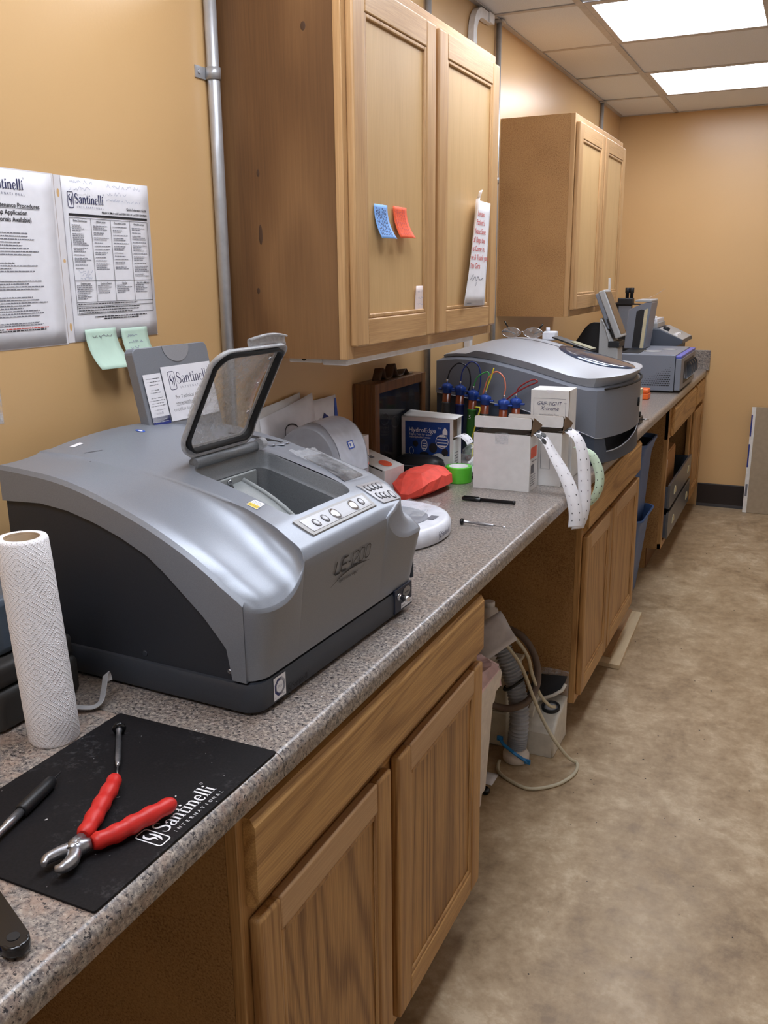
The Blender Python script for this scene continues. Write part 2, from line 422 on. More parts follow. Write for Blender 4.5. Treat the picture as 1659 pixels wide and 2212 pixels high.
# suspended grid
PX, PY = 0.67, 0.67
xs = [0.0, 0.3472, 0.3472+PX, 0.3472+2*PX, 0.3472+3*PX, XR]
ys = [YF]+[2.7924+k*PY for k in range(-7, 4)]+[YB]
LIGHT_ROWS = [2.7924+k*PY for k in (2, 0, -2, -4, -6)]  # rows nearer the camera are unseen, added to light the room
LIGHT_COLS = [0.3472]
tw = 0.013
for x in xs[1:-1]:
    m = MB(); m.box(x-tw, x+tw, YF, YB, HC-0.003, HC, 0.0); m.box(x-0.004, x+0.004, YF, YB, HC, HC+0.03); part('main_tee', m, 'grid_metal', ceiling)
for y in ys[1:-1]:
    for a, b in zip(xs, xs[1:]):
        m = MB(); m.box(a+tw, b-tw, y-0.011, y+0.011, HC-0.0025, HC+0.001); part('cross_tee', m, 'grid_metal', ceiling)
m = MB()
for b in ((0, 0.022, YF, YB), (XR-0.022, XR, YF, YB), (0.022, XR-0.022, YB-0.022, YB), (0.022, XR-0.022, YF, YF+0.022)): m.box(*b, HC-0.003, HC)
part('wall_angle', m, 'grid_metal', ceiling)
tilemesh = {}
for i, (a, b) in enumerate(zip(xs, xs[1:])):
    for j, (c, d) in enumerate(zip(ys, ys[1:])):
        if any(abs(a-lx) < 0.01 for lx in LIGHT_COLS) and any(abs(c-ly) < 0.01 for ly in LIGHT_ROWS): continue
        key = (round(b-a, 3), round(d-c, 3))
        if key not in tilemesh:
            mm = MB(); w, h = b-a-0.012, d-c-0.012
            mm.box(-w/2, w/2, -h/2, h/2, 0, 0.016); tilemesh[key] = mm.mesh('ceiling_tile', 'ceiling_tile')
        o = link('ceiling_tile', tilemesh[key], ceiling, ((a+b)/2, (c+d)/2, HC+0.0012+0.002*random.random()))
        o.rotation_euler = (random.uniform(-.003, .003), random.uniform(-.003, .003), 0)
# troffers
for ci, lx in enumerate(LIGHT_COLS):
    for li, ly in enumerate(LIGHT_ROWS):
        nth = ('nearest the back wall', 'second from the back wall', 'third from the back wall, unseen and added for light,', 'fourth from the back wall, unseen and added for light,', 'fifth from the back wall, unseen and added for light,')[li]
        t = thing('ceiling_light', 'recessed ceiling light '+nth+(' above the worktop aisle' if ci == 0 else ' in the outer row'), 'ceiling light', (lx+PX/2, ly+PY/2, HC), 0, 'recessed ceiling lights')
        h = PX/2
        m = MB()
        for b in ((-h+tw, -h+0.036, -h+.011, h-.011), (h-0.060, h-tw, -h+.011, h-.011), (-h+0.036, h-0.060, -h+0.011, -h+0.03), (-h+0.036, h-0.060, h-0.03, h-0.011)):
            m.box(*b, -0.002, 0.012)
        part('frame', m, 'grid_metal', t)
        m = MB(); m.box(-h+0.03, h-0.056, -h+0.026, h-0.026, 0.002, 0.008); part('lens', m, 'lamp_lens', t)

# ================================================================ WORKTOPS
CT = 0.914
def worktop(name, y0, y1, mat, label):
    x1 = 0.6486; th = 0.040
    prof = [(0.002, CT-th+0.012), (0.60, CT-th+0.012), (0.605, CT-th), (x1-0.012, CT-th)]
    for k in range(7):
        a = math.radians(-90+15*k); prof.append((x1-0.008+0.008*math.cos(a), CT-th+0.008+0.008*math.sin(a)))
    for k in range(9):
        a = math.radians(90*k/8); prof.append((x1-0.016+0.016*math.cos(a), CT-0.016+0.016*math.sin(a)))
    prof += [(0.03, CT), (0.002, CT)]
    m = MB((0.32, (y0+y1)/2, CT)); m.prism(prof, 'y', y0, y1, smooth=True)
    o = solo(name, m, mat, label, 'worktop', (0.32, (y0+y1)/2, CT))
    o.data.set_sharp_from_angle(angle=math.radians(40))
    return o
worktop('worktop', -1.6, 0.0655, 'granite_laminate_warm', 'near length of speckled granite-look worktop under the black mat')
worktop('worktop', 0.067, YB-0.022, 'granite_laminate', 'long speckled granite-look worktop carrying the grey machines')
m = MB((0.33, YB-0.011, CT)); m.box(0.0, 0.664, YB-0.021, YB-0.001, CT-0.006, CT+0.124, 0.002)
solo('backsplash', m, 'granite_laminate', 'short speckled backsplash against the back wall at the worktop end', 'backsplash', (0.33, YB-0.011, CT))

# ================================================================ CABINETS
def door(par, xf, y0, y1, z0, z1, sw, th, mst, mra, mpa, panel_rec=0.008, edge=0.005, pmat_l=None, O=(0, 0, 0), rail_top=None, rail_mats=None):
    """frame-and-panel door facing +x, front at xf; the door object is the panel, stiles and rails its children"""
    rt = rail_top or sw
    m = MB(O); m.box(xf-panel_rec-0.006, xf-panel_rec, y0+sw-0.006, y1-sw+0.006, z0+sw-0.006, z1-rt+0.006)
    d = part('door', m, mpa, par)
    for a, b in ((y0, y0+sw), (y1-sw, y1)):
        m = MB(O); m.box(xf-th, xf, a, b, z0, z1, edge); part('stile', m, mst, d)
    for q, (a, b) in enumerate(((z0, z0+sw), (z1-rt, z1))):
        m = MB(O); m.box(xf-th+0.0004, xf-0.0004, y0+sw, y1-sw, a, b, edge*0.7); part('rail', m, (rail_mats or (mra, mra))[q], d)
    m = MB(O); w = 0.010   # bead round the panel
    ya, yb2, za, zb = y0+sw, y1-sw, z0+sw, z1-rt
    for (q0, q1, r0, r1) in ((ya, ya+w, za, zb), (yb2-w, yb2, za, zb), (ya+w, yb2-w, za, za+w), (ya+w, yb2-w, zb-w, zb)):
        m.box(xf-panel_rec-0.001, xf-0.0025, q0, q1, r0, r1, 0.003)
    part('bead', m, mst, d)
    return d

def upper(name, y0, y1, z0, z1, label, pale, sidemat, splits):
    O = (0.0, (y0+y1)/2, z0); t = thing(name, label, 'wall cabinet', O)
    D = 0.309
    st, ra = ('oak_pale', 'oak_pale_horizontal')
    m = MB(O); m.box(0.001, D-0.019, y0, y0+0.012, z0, z1); part('side_panel', m, sidemat, t)
    m = MB(O); m.box(0.001, D-0.019, y1-0.012, y1, z0, z1); part('side_panel', m, sidemat, t)
    m = MB(O); m.box(0.001, D-0.019, y0+0.012, y1-0.012, z0+0.012, z0+0.024); part('bottom_panel', m, 'particle_board', t)
    m = MB(O); m.box(0.001, D-0.019, y0+0.012, y1-0.012, z1-0.02, z1-0.008); part('top_panel', m, 'particle_board', t)
    m = MB(O); m.box(0.001, 0.008, y0+0.012, y1-0.012, z0+0.024, z1-0.02); part('back_panel', m, 'particle_board', t)
    fw = 0.038
    ff = None
    m = MB(O); m.box(D-0.019, D, y0+fw, y1-fw, z0, z0+fw, 0.0015); ff = part('face_frame', m, 'oak_pale_horizontal', t)
    m = MB(O); m.box(D-0.019, D, y0+fw, y1-fw, z1-fw, z1, 0.0015); part('rail', m, 'oak_pale_horizontal', ff)
    for a, b in ((y0, y0+fw), (y1-fw, y1), ((splits[1]+splits[2])/2-0.02, (splits[1]+splits[2])/2+0.02)):
        m = MB(O); m.box(D-0.019, D, a, b, z0+(fw if (a > y0 and b < y1) else 0), z1-(fw if (a > y0 and b < y1) else 0), 0.0015); part('stile', m, 'oak_pale', ff)
    for a, b in ((splits[0], splits[1]), (splits[2], splits[3])):
        door(t, 0.328, a, b, z0+0.027, z1-0.030, 0.060, 0.0185, st, ra, 'birch_panel', O=O)
    return t, O
u1, u1O = upper('wall_cabinet', 0.9348, 1.9364, 1.3532, 2.1574, 'tall wooden wall cabinet with dark knotty side and sticky notes on its door', False, 'stained_plywood', (0.952, 1.4145, 1.438, 1.924))
u2, u2O = upper('wall_cabinet', 2.955, 3.947, 1.356, 2.1479, 'smaller-looking far wooden wall cabinet with plain particle-board side', True, 'particle_board_pale', (2.968, 3.446, 3.474, 3.936))
# knots on the dark side of the near wall cabinet
plain('knot_wood', (70, 46, 28), 0.6)
for (kx, kz, rx, rz) in ((0.222, 2.035, 0.006, 0.009), (0.098, 1.625, 0.005, 0.022), (0.086, 1.503, 0.004, 0.007), (0.098, 1.755, 0.004, 0.008)):
    m = MB(u1O); m.loft([[(kx+rx*r*math.cos(2*PI*i/14), 0.9348-h, kz+rz*r*math.sin(2*PI*i/14)) for i in range(14)] for r, h in ((1.0, 0.0), (0.8, 0.0004), (0.3, 0.0003))], True, (False, True))
    part('knot', m, 'knot_wood', u1)
# lamp under the near wall cabinet
t = thing('under_cabinet_lamp', 'slim white lamp fixture screwed under the near wall cabinet', 'lamp', (0.2, 1.42, 1.335))
m = MB((0.2, 1.42, 1.335)); m.box(0.235, 0.300, 0.955, 1.80, 1.3385, 1.3632, 0.004); part('housing', m, 'white_plastic', t)
m = MB((0.2, 1.42, 1.335)); m.box(0.15, 0.235, 0.952, 1.78, 1.343, 1.363, 0.003); part('diffuser', m, 'white_card', t)
m = MB((0.2, 1.42, 1.335)); m.lathe([(0.006, 0), (0.006, 0.002)], (0.19, 0.9525, 1.353), 14, (0, -1, 0)); part('cable_hole', m, 'shadow_gap', t)

def base(name, y0, y1, label, splits, drawers, sidemat='particle_board', doors=True, door_mat='oak_cathedral', open_doors=False, far=False):
    O = (0.3, (y0+y1)/2, 0.0); t = thing(name, label, 'base cabinet', O)
    F = 0.629; zt = CT-0.041; fw = 0.04; zb = 0.114
    for a, b in ((y0, y0+0.012), (y1-0.012, y1)):
        m = MB(O); m.prism([(0.012, 0.0), (F-0.075, 0.0), (F-0.075, zb), (F-0.019, zb), (F-0.019, zt-0.012), (0.012, zt-0.012)], 'y', a, b); part('side_panel', m, sidemat, t)
    m = MB(O); m.box(F-0.08, F-0.07, y0+0.012, y1-0.012, 0.0, zb); part('toe_kick', m, 'dark_case_oak', t)
    m = MB(O); m.box(0.012, F-0.019, y0+0.012, y1-0.012, zb, zb+0.012); part('bottom_panel', m, 'particle_board', t)
    m = MB(O); m.box(0.012, 0.02, y0+0.012, y1-0.012, zb+0.012, zt-0.012); part('back_panel', m, 'particle_board', t)
    m = MB(O); m.box(F-0.019, F, y0+fw, y1-fw, zb, zb+fw, 0.0015); ff = part('face_frame', m, 'oak_horizontal', t)
    for a, b in ((zt-0.028, zt-0.0005), (0.695, 0.735)):
        m = MB(O); m.box(F-0.019, F, y0+fw, y1-fw, a, b, 0.0015); part('rail', m, 'oak_horizontal', ff)
    for a, b in ((y0, y0+fw), (y1-fw, y1)):
        m = MB(O); m.box(F-0.019, F, a, b, zb, zt-0.0005, 0.0015); part('stile', m, 'oak_vertical', ff)
    if doors:
        c = (splits[1]+splits[2])/2
        m = MB(O); m.box(F-0.0192, F-0.0004, c-0.03, c+0.03, zb+fw, 0.695); part('stile', m, 'oak_vertical', ff)
    for a, b in drawers:
        m = MB(O); m.prism([(F+0.0005, 0.7238), (F+0.012, 0.7238), (0.6486, 0.735), (0.6486, 0.8465), (F+0.012, 0.8585), (F+0.0005, 0.8585)], 'y', a, b)
        part('drawer_front', m, 'oak_cathedral_horizontal', t)
    if doors:
        for a, b in ((splits[0], splits[1]), (splits[2], splits[3])):
            door(t, 0.6486, a, b, 0.142, 0.704, 0.055, 0.019, 'oak_vertical', 'oak_horizontal', door_mat, 0.007, 0.006, O=O, rail_mats=('oak_horizontal', 'oak_worn'))
    return t, O
b1, b1O = base('base_cabinet', -0.0247, 0.9206, 'nearest oak base cabinet with wide drawer front and two cathedral-grain doors', (-0.010, 0.415, 0.447, 0.908), [(-0.010, 0.908)])
b2, b2O = base('base_cabinet', 1.9477, 2.9445, 'middle oak base cabinet under the rounded grey machine', (1.960, 2.378, 2.394, 2.932), [(1.960, 2.932)], door_mat='oak_vertical')

# far run: one unit with pulled-out metal drawers, one narrow closed unit in the corner
def far_unit():
    y0, y1 = 3.88, 4.90; O = (0.3, 4.39, 0.0)
    t = thing('base_cabinet', 'far oak base cabinet with missing door and metal drawers showing', 'base cabinet', O)
    F = 0.629; zt = CT-0.041; zb = 0.114
    for a, b in ((y0, y0+0.012), (y1-0.012, y1)):
        m = MB(O); m.prism([(0.012, 0.0), (F-0.075, 0.0), (F-0.075, zb), (F-0.019, zb), (F-0.019, zt-0.012), (0.012, zt-0.012)], 'y', a, b); part('side_panel', m, 'particle_board', t)
    m = MB(O); m.box(F-0.08, F-0.07, y0+0.012, y1-0.012, 0.0, zb); part('toe_kick', m, 'dark_case_oak', t)
    m = MB(O); m.box(0.012, F-0.019, y0+0.012, y1-0.012, zb, zb+0.012); part('bottom_panel', m, 'particle_board', t)
    m = MB(O); m.box(0.012, 0.02, y0+0.012, y1-0.012, zb+0.012, zt-0.012); part('back_panel', m, 'particle_board', t)
    m = MB(O); m.box(F-0.019, F, y0, y1, zb, zb+0.03, 0.0015); ff = part('face_frame', m, 'oak_horizontal', t)
    m = MB(O); m.box(F-0.019, F, y0, y1, 0.70, zt-0.0005, 0.0015); part('rail', m, 'oak_horizontal', ff)
    for a, b in ((y0, y0+0.045), (y1-0.045, y1)):
        m = MB(O); m.box(F-0.0195, F+0.0004, a, b, zb, zt-0.0005, 0.0015); part('stile', m, 'oak_vertical', ff)
    m = MB(O); m.prism([(F+0.0008, 0.71), (F+0.012, 0.71), (0.6486, 0.722), (0.6486, 0.8465), (F+0.012, 0.8585), (F+0.0008, 0.8585)], 'y', 3.955, 4.885)
    part('drawer_front', m, 'oak_cathedral_horizontal', t)
    return t
b3 = far_unit()
def corner_unit():
    y0, y1 = 4.905, YB-0.004; O = (0.3, 5.15, 0.0)
    t = thing('base_cabinet', 'narrow oak base cabinet in the far corner against the back wall', 'base cabinet', O)
    F = 0.629; zt = CT-0.041; zb = 0.114
    m = MB(O); m.prism([(0.012, 0.0), (F-0.075, 0.0), (F-0.075, zb), (F-0.019, zb), (F-0.019, zt-0.012), (0.012, zt-0.012)], 'y', y0, y1); part('carcass', m, 'particle_board', t)
    m = MB(O); m.box(F-0.019, F, y0, y1, zb, zt-0.0005, 0.0015); part('face_frame', m, 'oak_vertical', t)
    m = MB(O); m.prism([(F+0.0005, 0.7238), (F+0.012, 0.7238), (0.6486, 0.735), (0.6486, 0.8465), (F+0.012, 0.8585), (F+0.0005, 0.8585)], 'y', 4.945, 5.36); part('drawer_front', m, 'oak_cathedral_horizontal', t)
    door(t, 0.6486, 4.945, 5.36, 0.142, 0.704, 0.055, 0.019, 'oak_vertical', 'oak_horizontal', 'oak_vertical', 0.007, 0.006, O=O)
corner_unit()

# ================================================================ CONDUITS
def strap(par, O, x, y, z, r, side):
    m = MB(O)
    m.lathe([(r+0.0025, -0.012), (r+0.0025, 0.012)], (x, y, z), 20); m.box(0.0005, 0.003, min(y, y+side*0.045), max(y, y+side*0.045), z-0.012, z+0.012)
    o = part('pipe_strap', m, 'galvanised', par)
    m = MB(O); m.lathe([(0.005, 0), (0.004, 0.003)], (0.003, y+side*0.033, z), 10, (1, 0, 0)); part('screw', m, 'galvanised', o)
def conduit(label, y, z0, z1, r=0.0105, straps=(), foot=False):
    O = (0.014, y, z0); t = thing('conduit', label, 'conduit', O)
    m = MB(O); m.lathe([(r, z0), (r, z1)], (0.0035+r, y, 0), 20); part('pipe', m, 'galvanised', t)
    for z, s in straps: strap(t, O, 0.0035+r, y, z, r, s)
    return t
c = conduit('galvanised steel conduit beside the dark side of the near wall cabinet', 0.902, 0.92, HC-0.004, 0.0135, ((1.957, -1),))
c = conduit('thin galvanised conduit running up beside the far wall cabinet', 2.862, 0.92, HC-0.004, 0.0105, ((1.90, -1),))
m = MB((0.014, 2.862, 0.92)); m.box(0.001, 0.035, 2.835, 2.89, HC-0.012, HC-0.004, 0.002); part('ceiling_bracket', m, 'galvanised', c)
c = conduit('short conduit stub above the far wall cabinet', 4.80, 1.4, HC-0.004, 0.0105)
m = MB((0.014, 4.80, 1.4)); m.box(0.001, 0.035, 4.77, 4.83, HC-0.012, HC-0.004, 0.002); part('ceiling_bracket', m, 'galvanised', c)
conduit('bright conduit standing behind the top of the near wall cabinet', 2.13, 0.92, HC-0.004, 0.0105)
# white raceway that bends along the ceiling
O = (0.02, 2.55, 1.2); t = thing('cable_raceway', 'white cable raceway bending from the wall onto the ceiling', 'raceway', O)
m = MB(O); pts = [(0.014, 2.555, 0.95), (0.014, 2.555, 2.38)]
for k in range(1, 8):
    a = math.radians(90*k/7); pts.append((0.014, 2.555+0.085*(1-math.cos(a)), 2.38+0.085*math.sin(a)))
pts += [(0.014, 2.72, 2.465)]
m.tube(pts, 0, flat=(0.034, 0.022)); part('duct', m, 'white_plastic', t)
m = MB(O); m.box(0.002, 0.03, 2.70, 2.76, 2.45, 2.484, 0.003); part('end_cap', m, 'white_plastic', t)

# ================================================================ LENS EDGER (near machine)
def grey_plastic(name, rgb, rough=0.38, metal=0.35, spk=0.06):
    t = NT(name); n = t.noise(t.coord(), 900, 2, 0.6); c = srgb(*rgb)
    t.col(t.ramp(n, [(0.35, tuple(x*(1-spk) for x in c[:3])+(1,)), (0.65, tuple(min(1, x*(1+spk)) for x in c[:3])+(1,))]))
    t.set(rough=rough, metal=metal); MATS[name] = t.m
grey_plastic('silver_plastic', (140, 145, 154)); grey_plastic('silver_band', (140, 144, 152))
grey_plastic('charcoal_plastic', (44, 47, 54), 0.5, 0.0, 0.1); grey_plastic('charcoal_base', (56, 60, 68), 0.45, 0.0, 0.1)
grey_plastic('chamber_plastic', (150, 154, 154), 0.5, 0.0, 0.1); grey_plastic('chamber_dark', (120, 123, 127), 0.4, 0.1, 0.15)
grey_plastic('button_pad', (156, 156, 160), 0.3, 0.2); grey_plastic('pad_frame', (140, 138, 136), 0.4, 0.2)
plain('gasket', (28, 28, 30), 0.6); plain('steel', (196, 196, 200), 0.25, 0.95); plain('chrome', (222, 222, 226), 0.12, 1.0)
plain('screen_glass', (44, 46, 52), 0.12); plain('navy_panel', (34, 40, 58), 0.45); plain('sticker_yellow', (226, 196, 70), 0.5)
plain('navy_print', (40, 52, 126), 0.5); plain('logo_blue', (60, 96, 190), 0.5); plain('dust_white', (216, 214, 212), 0.9, grain=0.1, gscale=300)
def clear_plastic(name, rgb, alpha, rough=0.2):
    t = NT(name); c = srgb(*rgb)
    n = t.noise(t.coord(), 60, 5, 0.75); n2 = t.noise(t.coord(), 14, 3, 0.6)
    f = t.math('ADD', t.math('MULTIPLY', n, 0.6), t.math('MULTIPLY', n2, 0.4))
    t.col(c); t.set(rough=rough, spec=0.6)
    a = t.ramp(f, [(0.42, (alpha,)*3+(1,)), (0.60, (min(1, alpha+0.28),)*3+(1,)), (0.68, (min(1, alpha+0.5),)*3+(1,))])
    t.link(a, t.b.inputs['Alpha']); MATS[name] = t.m
clear_plastic('dusty_clear_plastic', (206, 202, 198), 0.26); clear_plastic('clear_film', (226, 228, 232), 0.08, 0.08); MATS['clear_film'].node_tree.nodes['Principled BSDF'].inputs['Roughness'].default_value = 0.06; clear_plastic('clear_rim', (186, 186, 188), 0.5, 0.3)

MW = 0.532; XF = 0.018
_ZR = [(-.463, .3356), (-.423, .3324), (-.36, .328), (-.301, .3163), (-.2546, .3025), (-.204, .2868), (-.143, .2626), (-.085, .2341), (-.062, .2214), (-.0396, .2054), (0, .182), (.018, .166)]
_ZC = [(-.463, .344), (-.42, .338), (-.318, .321), (-.25, .309), (-.1526, .287), (-.0714, .2652), (-.04, .252), (-.0114, .236), (0, .231), (.018, .221)]
_YL = [(-.46, .085), (-.40, .105), (-.25, .125), (-.1, .134), (0, .122), (.018, .1125)]
_YR = [(-.46, .522), (-.10, .518), (-.05, .508), (0, .480), (.010, .430), (.018, .385)]
def zsmooth(tab, x):   # averaged table for soft curvature
    return sum(interp(tab, x+d) for d in (-.03, -.015, 0, .015, .03))/5 if x < -.05 else interp(tab, x)
def far_droop(y): return 0.012*max(0, (y-.36)/.16)**1.5 if y > .36 else 0
def zcen(x, y):
    return zsmooth(_ZC, x)+.012*max(0, min(1, -x/.2))*max(0, 1-((y-.27)/.16)**2)-far_droop(y)
def t0x(x): return lerp(.22, .42, sstep((x+.40)/.40))
def topz(x, y):
    zr = zsmooth(_ZR, x); yl = interp(_YL, x); yr = interp(_YR, x); c = zcen(x, max(yl, min(yr, y)))
    if y < yl:
        t0 = t0x(x); a = max(0, (y/yl-t0)/(1-t0)); return zr+(c-zr)*(1-math.sqrt(max(0, 1-a*a)))
    if y > yr:
        zr2 = zr-.008; a = max(0, ((MW-y)/(MW-yr)-.3)/.7); return min(c, zr2+(c-zr2)*(1-math.sqrt(max(0, 1-a*a))))
    return c
EO = (0.565, 0.133, 0.914); ERZ = math.radians(-2.3)
edger = thing('lens_edger', 'large silver-grey lens edging machine with raised clear lid beside the paper towels', 'machine', EO, ERZ)
def corner(y, R=.038):
    d = 0
    if y < R: d = R-math.sqrt(max(0, R*R-(R-y)**2))
    if y > MW-.012: d = .012-math.sqrt(max(0, .012**2-(y-MW+.012)**2))
    return d
def pl(x, y): return x-corner(y)*(x+.46)/(XF+.46) if x > -.46 else x
OX0, OX1, OY0, OY1 = -.244, -.045, .176, .382          # opening
hole = rrect(OX0, OX1, OY0, OY1, .026, 8)
def shell():
    bm = bmesh.new()
    NX = 56
    xs_ = [-.480+(XF-.014+.480)*i/NX for i in range(NX+1)]
    # columns: (region, parameter)
    A = [('a', math.sin(PI/2*k/13)*.75+.25) for k in range(1, 14)]
    cols = [('a', 0.035), ('a', .12), ('a', .2), ('a', .3), ('a', .4)]+[('a', .45+.55*math.sin(PI/2*k/16)) for k in range(1, 17)]
    RC = len(cols)-1
    NB = 52
    cols += [('b', k/NB) for k in range(1, NB)]
    cols += [('c', 1-(.3+.7*math.sin(PI/2*k/8))) for k in range(8, 0, -1)]+[('c', .78), ('c', .88), ('c', .985)]
    def cy(c, x):
        yl, yr = interp(_YL, x), interp(_YR, x)
        return {'a': c[1]*yl, 'b': yl+(yr-yl)*c[1], 'c': yr+(MW-yr)*c[1]}[c[0]]
    rows = []
    for x in xs_:
        rows.append([(pl(x, cy(c, x)), cy(c, x), topz(x, cy(c, x))) for c in cols])
    nt_ = len(rows)
    # front rounding then front face
    xe = xs_[-1]; r = XF-xe
    base = [(cy(c, xe), topz(xe, cy(c, xe))) for c in cols]; tgt = [(cy(c, XF), topz(XF, cy(c, XF))) for c in cols]
    for k in range(1, 8):
        a = PI/2*k/7
        row = []
        for c, (y0, z0), (y1, z1) in zip(cols, base, tgt):
            if c[0] == 'b' or (c[0] == 'a' and c[1] > .999):
                y = lerp(y0, y1, math.sin(a)); z = lerp(z0, z1-.004, math.sin(a)**1.2)-.006*(1-math.cos(a))
                row.append((pl(xe+r*math.sin(a), y), y, z))
            else:
                s_ = min(1, k/5); x = xe+(r-.003)*s_ if k < 6 else (XF-.001 if k == 6 else XF)
                y = cy(c, x); row.append((pl(x, y), y, topz(x, y)-(0 if k < 6 else (.0008 if k == 6 else .004))))
        rows.append(row)
    last = rows[-1]
    for k in range(1, 9):
        t = k/8; row = []
        for (x, y, z) in last:
            y2 = y-.012*(y/MW)**4*t**0.8
            row.append((x-XF*t, y2, lerp(z, .0545, t)))
        rows.append(row)
    V = [[bm.verts.new(p) for p in row] for row in rows]
    for j in range(len(V)-1):
        for i in range(len(cols)-1):
            f = bm.faces.new((V[j][i], V[j][i+1], V[j+1][i+1], V[j+1][i])); f.smooth = True
    for j in range(nt_+6):            # crisp ridge towards the front, crisp lip where the scoops meet the front
        if V[j][RC].co.x > -.14 and V[j][RC].co.z > .15:
            e = bm.edges.get((V[j][RC], V[j+1][RC]))
            if e: e.smooth = False
    for i in range(len(cols)-1):
        if cols[i][0] != 'b':
            for jj in (nt_+4, nt_+6):
                e = bm.edges.get((V[jj][i], V[jj][i+1]))
                if e: e.smooth = False
    # side bands (near and far): chamfer, then down to the arch
    ARC = [(-.486, .278), (-.395, .2824), (-.339, .2767), (-.285, .2638), (-.2345, .2468), (-.185, .2246), (-.155, .203), (-.0866, .1451), (-.0512, .1054), (-.045, .0962), (-.0449, .0545)]
    for ci, sgn in ((0, -1), (-1, 1)):
        prev = None
        for j in range(nt_):
            v = V[j][ci]; x, y, z = v.co; zz = interp(ARC, x)
            ye = -.0005 if sgn < 0 else MW+.0005
            q = [v, bm.verts.new((x, ye, z-.007))]+[bm.verts.new((x, ye, lerp(z-.007, zz, t))) for t in (.5, 1)]
            q.append(bm.verts.new((x, ye-sgn*.007, zz)))
            if prev:
                for a in range(4):
                    f = bm.faces.new((prev[a], prev[a+1], q[a+1], q[a])); f.smooth = True
                for a in (0, 1, 3):
                    e = bm.edges.get((prev[a], q[a]))
                    if e: e.smooth = False
            prev = q
        # close the corner strip below
        vs = [V[j][ci] for j in range(nt_-1, len(V))]
        q = []
        for v in vs:
            ye = -.0005 if sgn < 0 else v.co.y+.001
            q.append(bm.verts.new((min(v.co.x-.002, v.co.x*.0-.022), ye, min(v.co.z, prev[1].co.z))))
        for a in range(len(vs)-1):
            f = bm.faces.new((vs[a], vs[a+1], q[a+1], q[a])); f.smooth = True
    # back wall
    br = [bm.verts.new((-.482, v.co.y, .278)) for v in V[0]]
    for i in range(len(cols)-1): bm.faces.new((V[0][i], br[i], br[i+1], V[0][i+1]))
    # opening
    def inside(x, y):
        r = .026; dx = max(OX0+r-x, 0, x-(OX1-r)); dy = max(OY0+r-y, 0, y-(OY1-r)); 
        if x < OX0 or x > OX1 or y < OY0 or y > OY1: return False
        return math.hypot(dx, dy) < r if (dx > 0 and dy > 0) else True
    kill = [f for f in bm.faces if f.calc_center_median().z > .22 and inside(*f.calc_center_median().xy)]
    bmesh.ops.delete(bm, geom=kill, context='FACES')
    H = [Vector((a, b, 0)) for a, b in rrect(OX0, OX1, OY0, OY1, .026, 16)]
    dense = []
    for a, b in zip(H, H[1:]+H[:1]):
        n = max(1, int((b-a).length/.002)); dense += [a.lerp(b, k/n) for k in range(n)]
    for e in bm.edges:
        if e.is_boundary:
            for v in e.verts:
                if OX0-.02 < v.co.x < OX1+.02 and OY0-.02 < v.co.y < OY1+.02 and v.co.z > .2 and not v.tag:
                    q = min(dense, key=lambda h: (h.x-v.co.x)**2+(h.y-v.co.y)**2)
                    v.co.x, v.co.y = q.x, q.y; v.co.z = topz(q.x, q.y); v.tag = True
    bmesh.ops.remove_doubles(bm, verts=[v for v in bm.verts if v.tag], dist=.0008)
    bmesh.ops.recalc_face_normals(bm, faces=bm.faces[:])
    me = bpy.data.meshes.new('top_shell'); bm.to_mesh(me); bm.free(); me.materials.append(MATS['silver_plastic'])
    return link('top_shell', me, edger)
shell()
# dark body below the arch, side panels, base
ARCB = [(-.478, .284), (-.395, .2824), (-.339, .2767), (-.285, .2638), (-.2345, .2468), (-.185, .2246), (-.155, .203), (-.0866, .1451), (-.0512, .1054), (-.0435, .0942), (-.0435, .05), (-.478, .05)]
m = MB(); m.prism(ARCB, 'y', .006, .018); part('side_panel', m, 'charcoal_plastic', edger)
m = MB(); m.prism(ARCB, 'y', MW-.045, MW-.036); part('side_panel', m, 'charcoal_plastic', edger)
m = MB(); m.box(-.479, -.47, .012, MW-.04, .05, .30); part('back_panel', m, 'charcoal_plastic', edger)
def base_loop(o, z, W=.516):
    return [(x, y, z) for x, y in rrect(-.468-o, .002+o, -.002-o, W+o, .030+o, 6)]
m = MB()
m.loft([base_loop(-.012, .004), base_loop(-.003, .006), base_loop(0, .014), base_loop(0, .044), base_loop(-.003, .050), base_loop(-.010, .0515)])
bs = part('base', m, 'charcoal_base', edger)
bs.data.set_sharp_from_angle(angle=math.radians(40))
for x, y in ((-.40, .06), (-.05, .06), (-.40, .46), (-.05, .46)):
    m = MB(); m.lathe([(.016, 0.0), (.016, .006)], (x, y, 0), 16); part('foot', m, 'gasket', edger)
m = MB(); m.lathe([(.004, 0), (.0032, .002)], (-.048, .004, .066), 12, (0, -1, 0)); part('screw', m, 'steel', edger)
m = MB(); m.lathe([(.005, 0), (.004, .0015)], (-.21, .006, .062), 12, (0, -1, 0)); part('plug', m, 'charcoal_base', edger)
# chamber
m = MB()
def hl(ins, z=None, dz=0): return [(a, b, (topz(a, b)+dz) if z is None else z) for a, b in rrect(OX0+ins, OX1-ins, OY0+ins, OY1-ins, max(.006, .026-ins), 8)]
m.loft([hl(0), hl(.002, dz=-.004), hl(.004, dz=-.024), hl(.008, dz=-.03)], caps=(False, False))
m.loft([hl(.008, dz=-.03), hl(.012, .17), hl(.016, .12)], caps=(False, True))
ch = part('chamber', m, 'chamber_dark', edger)
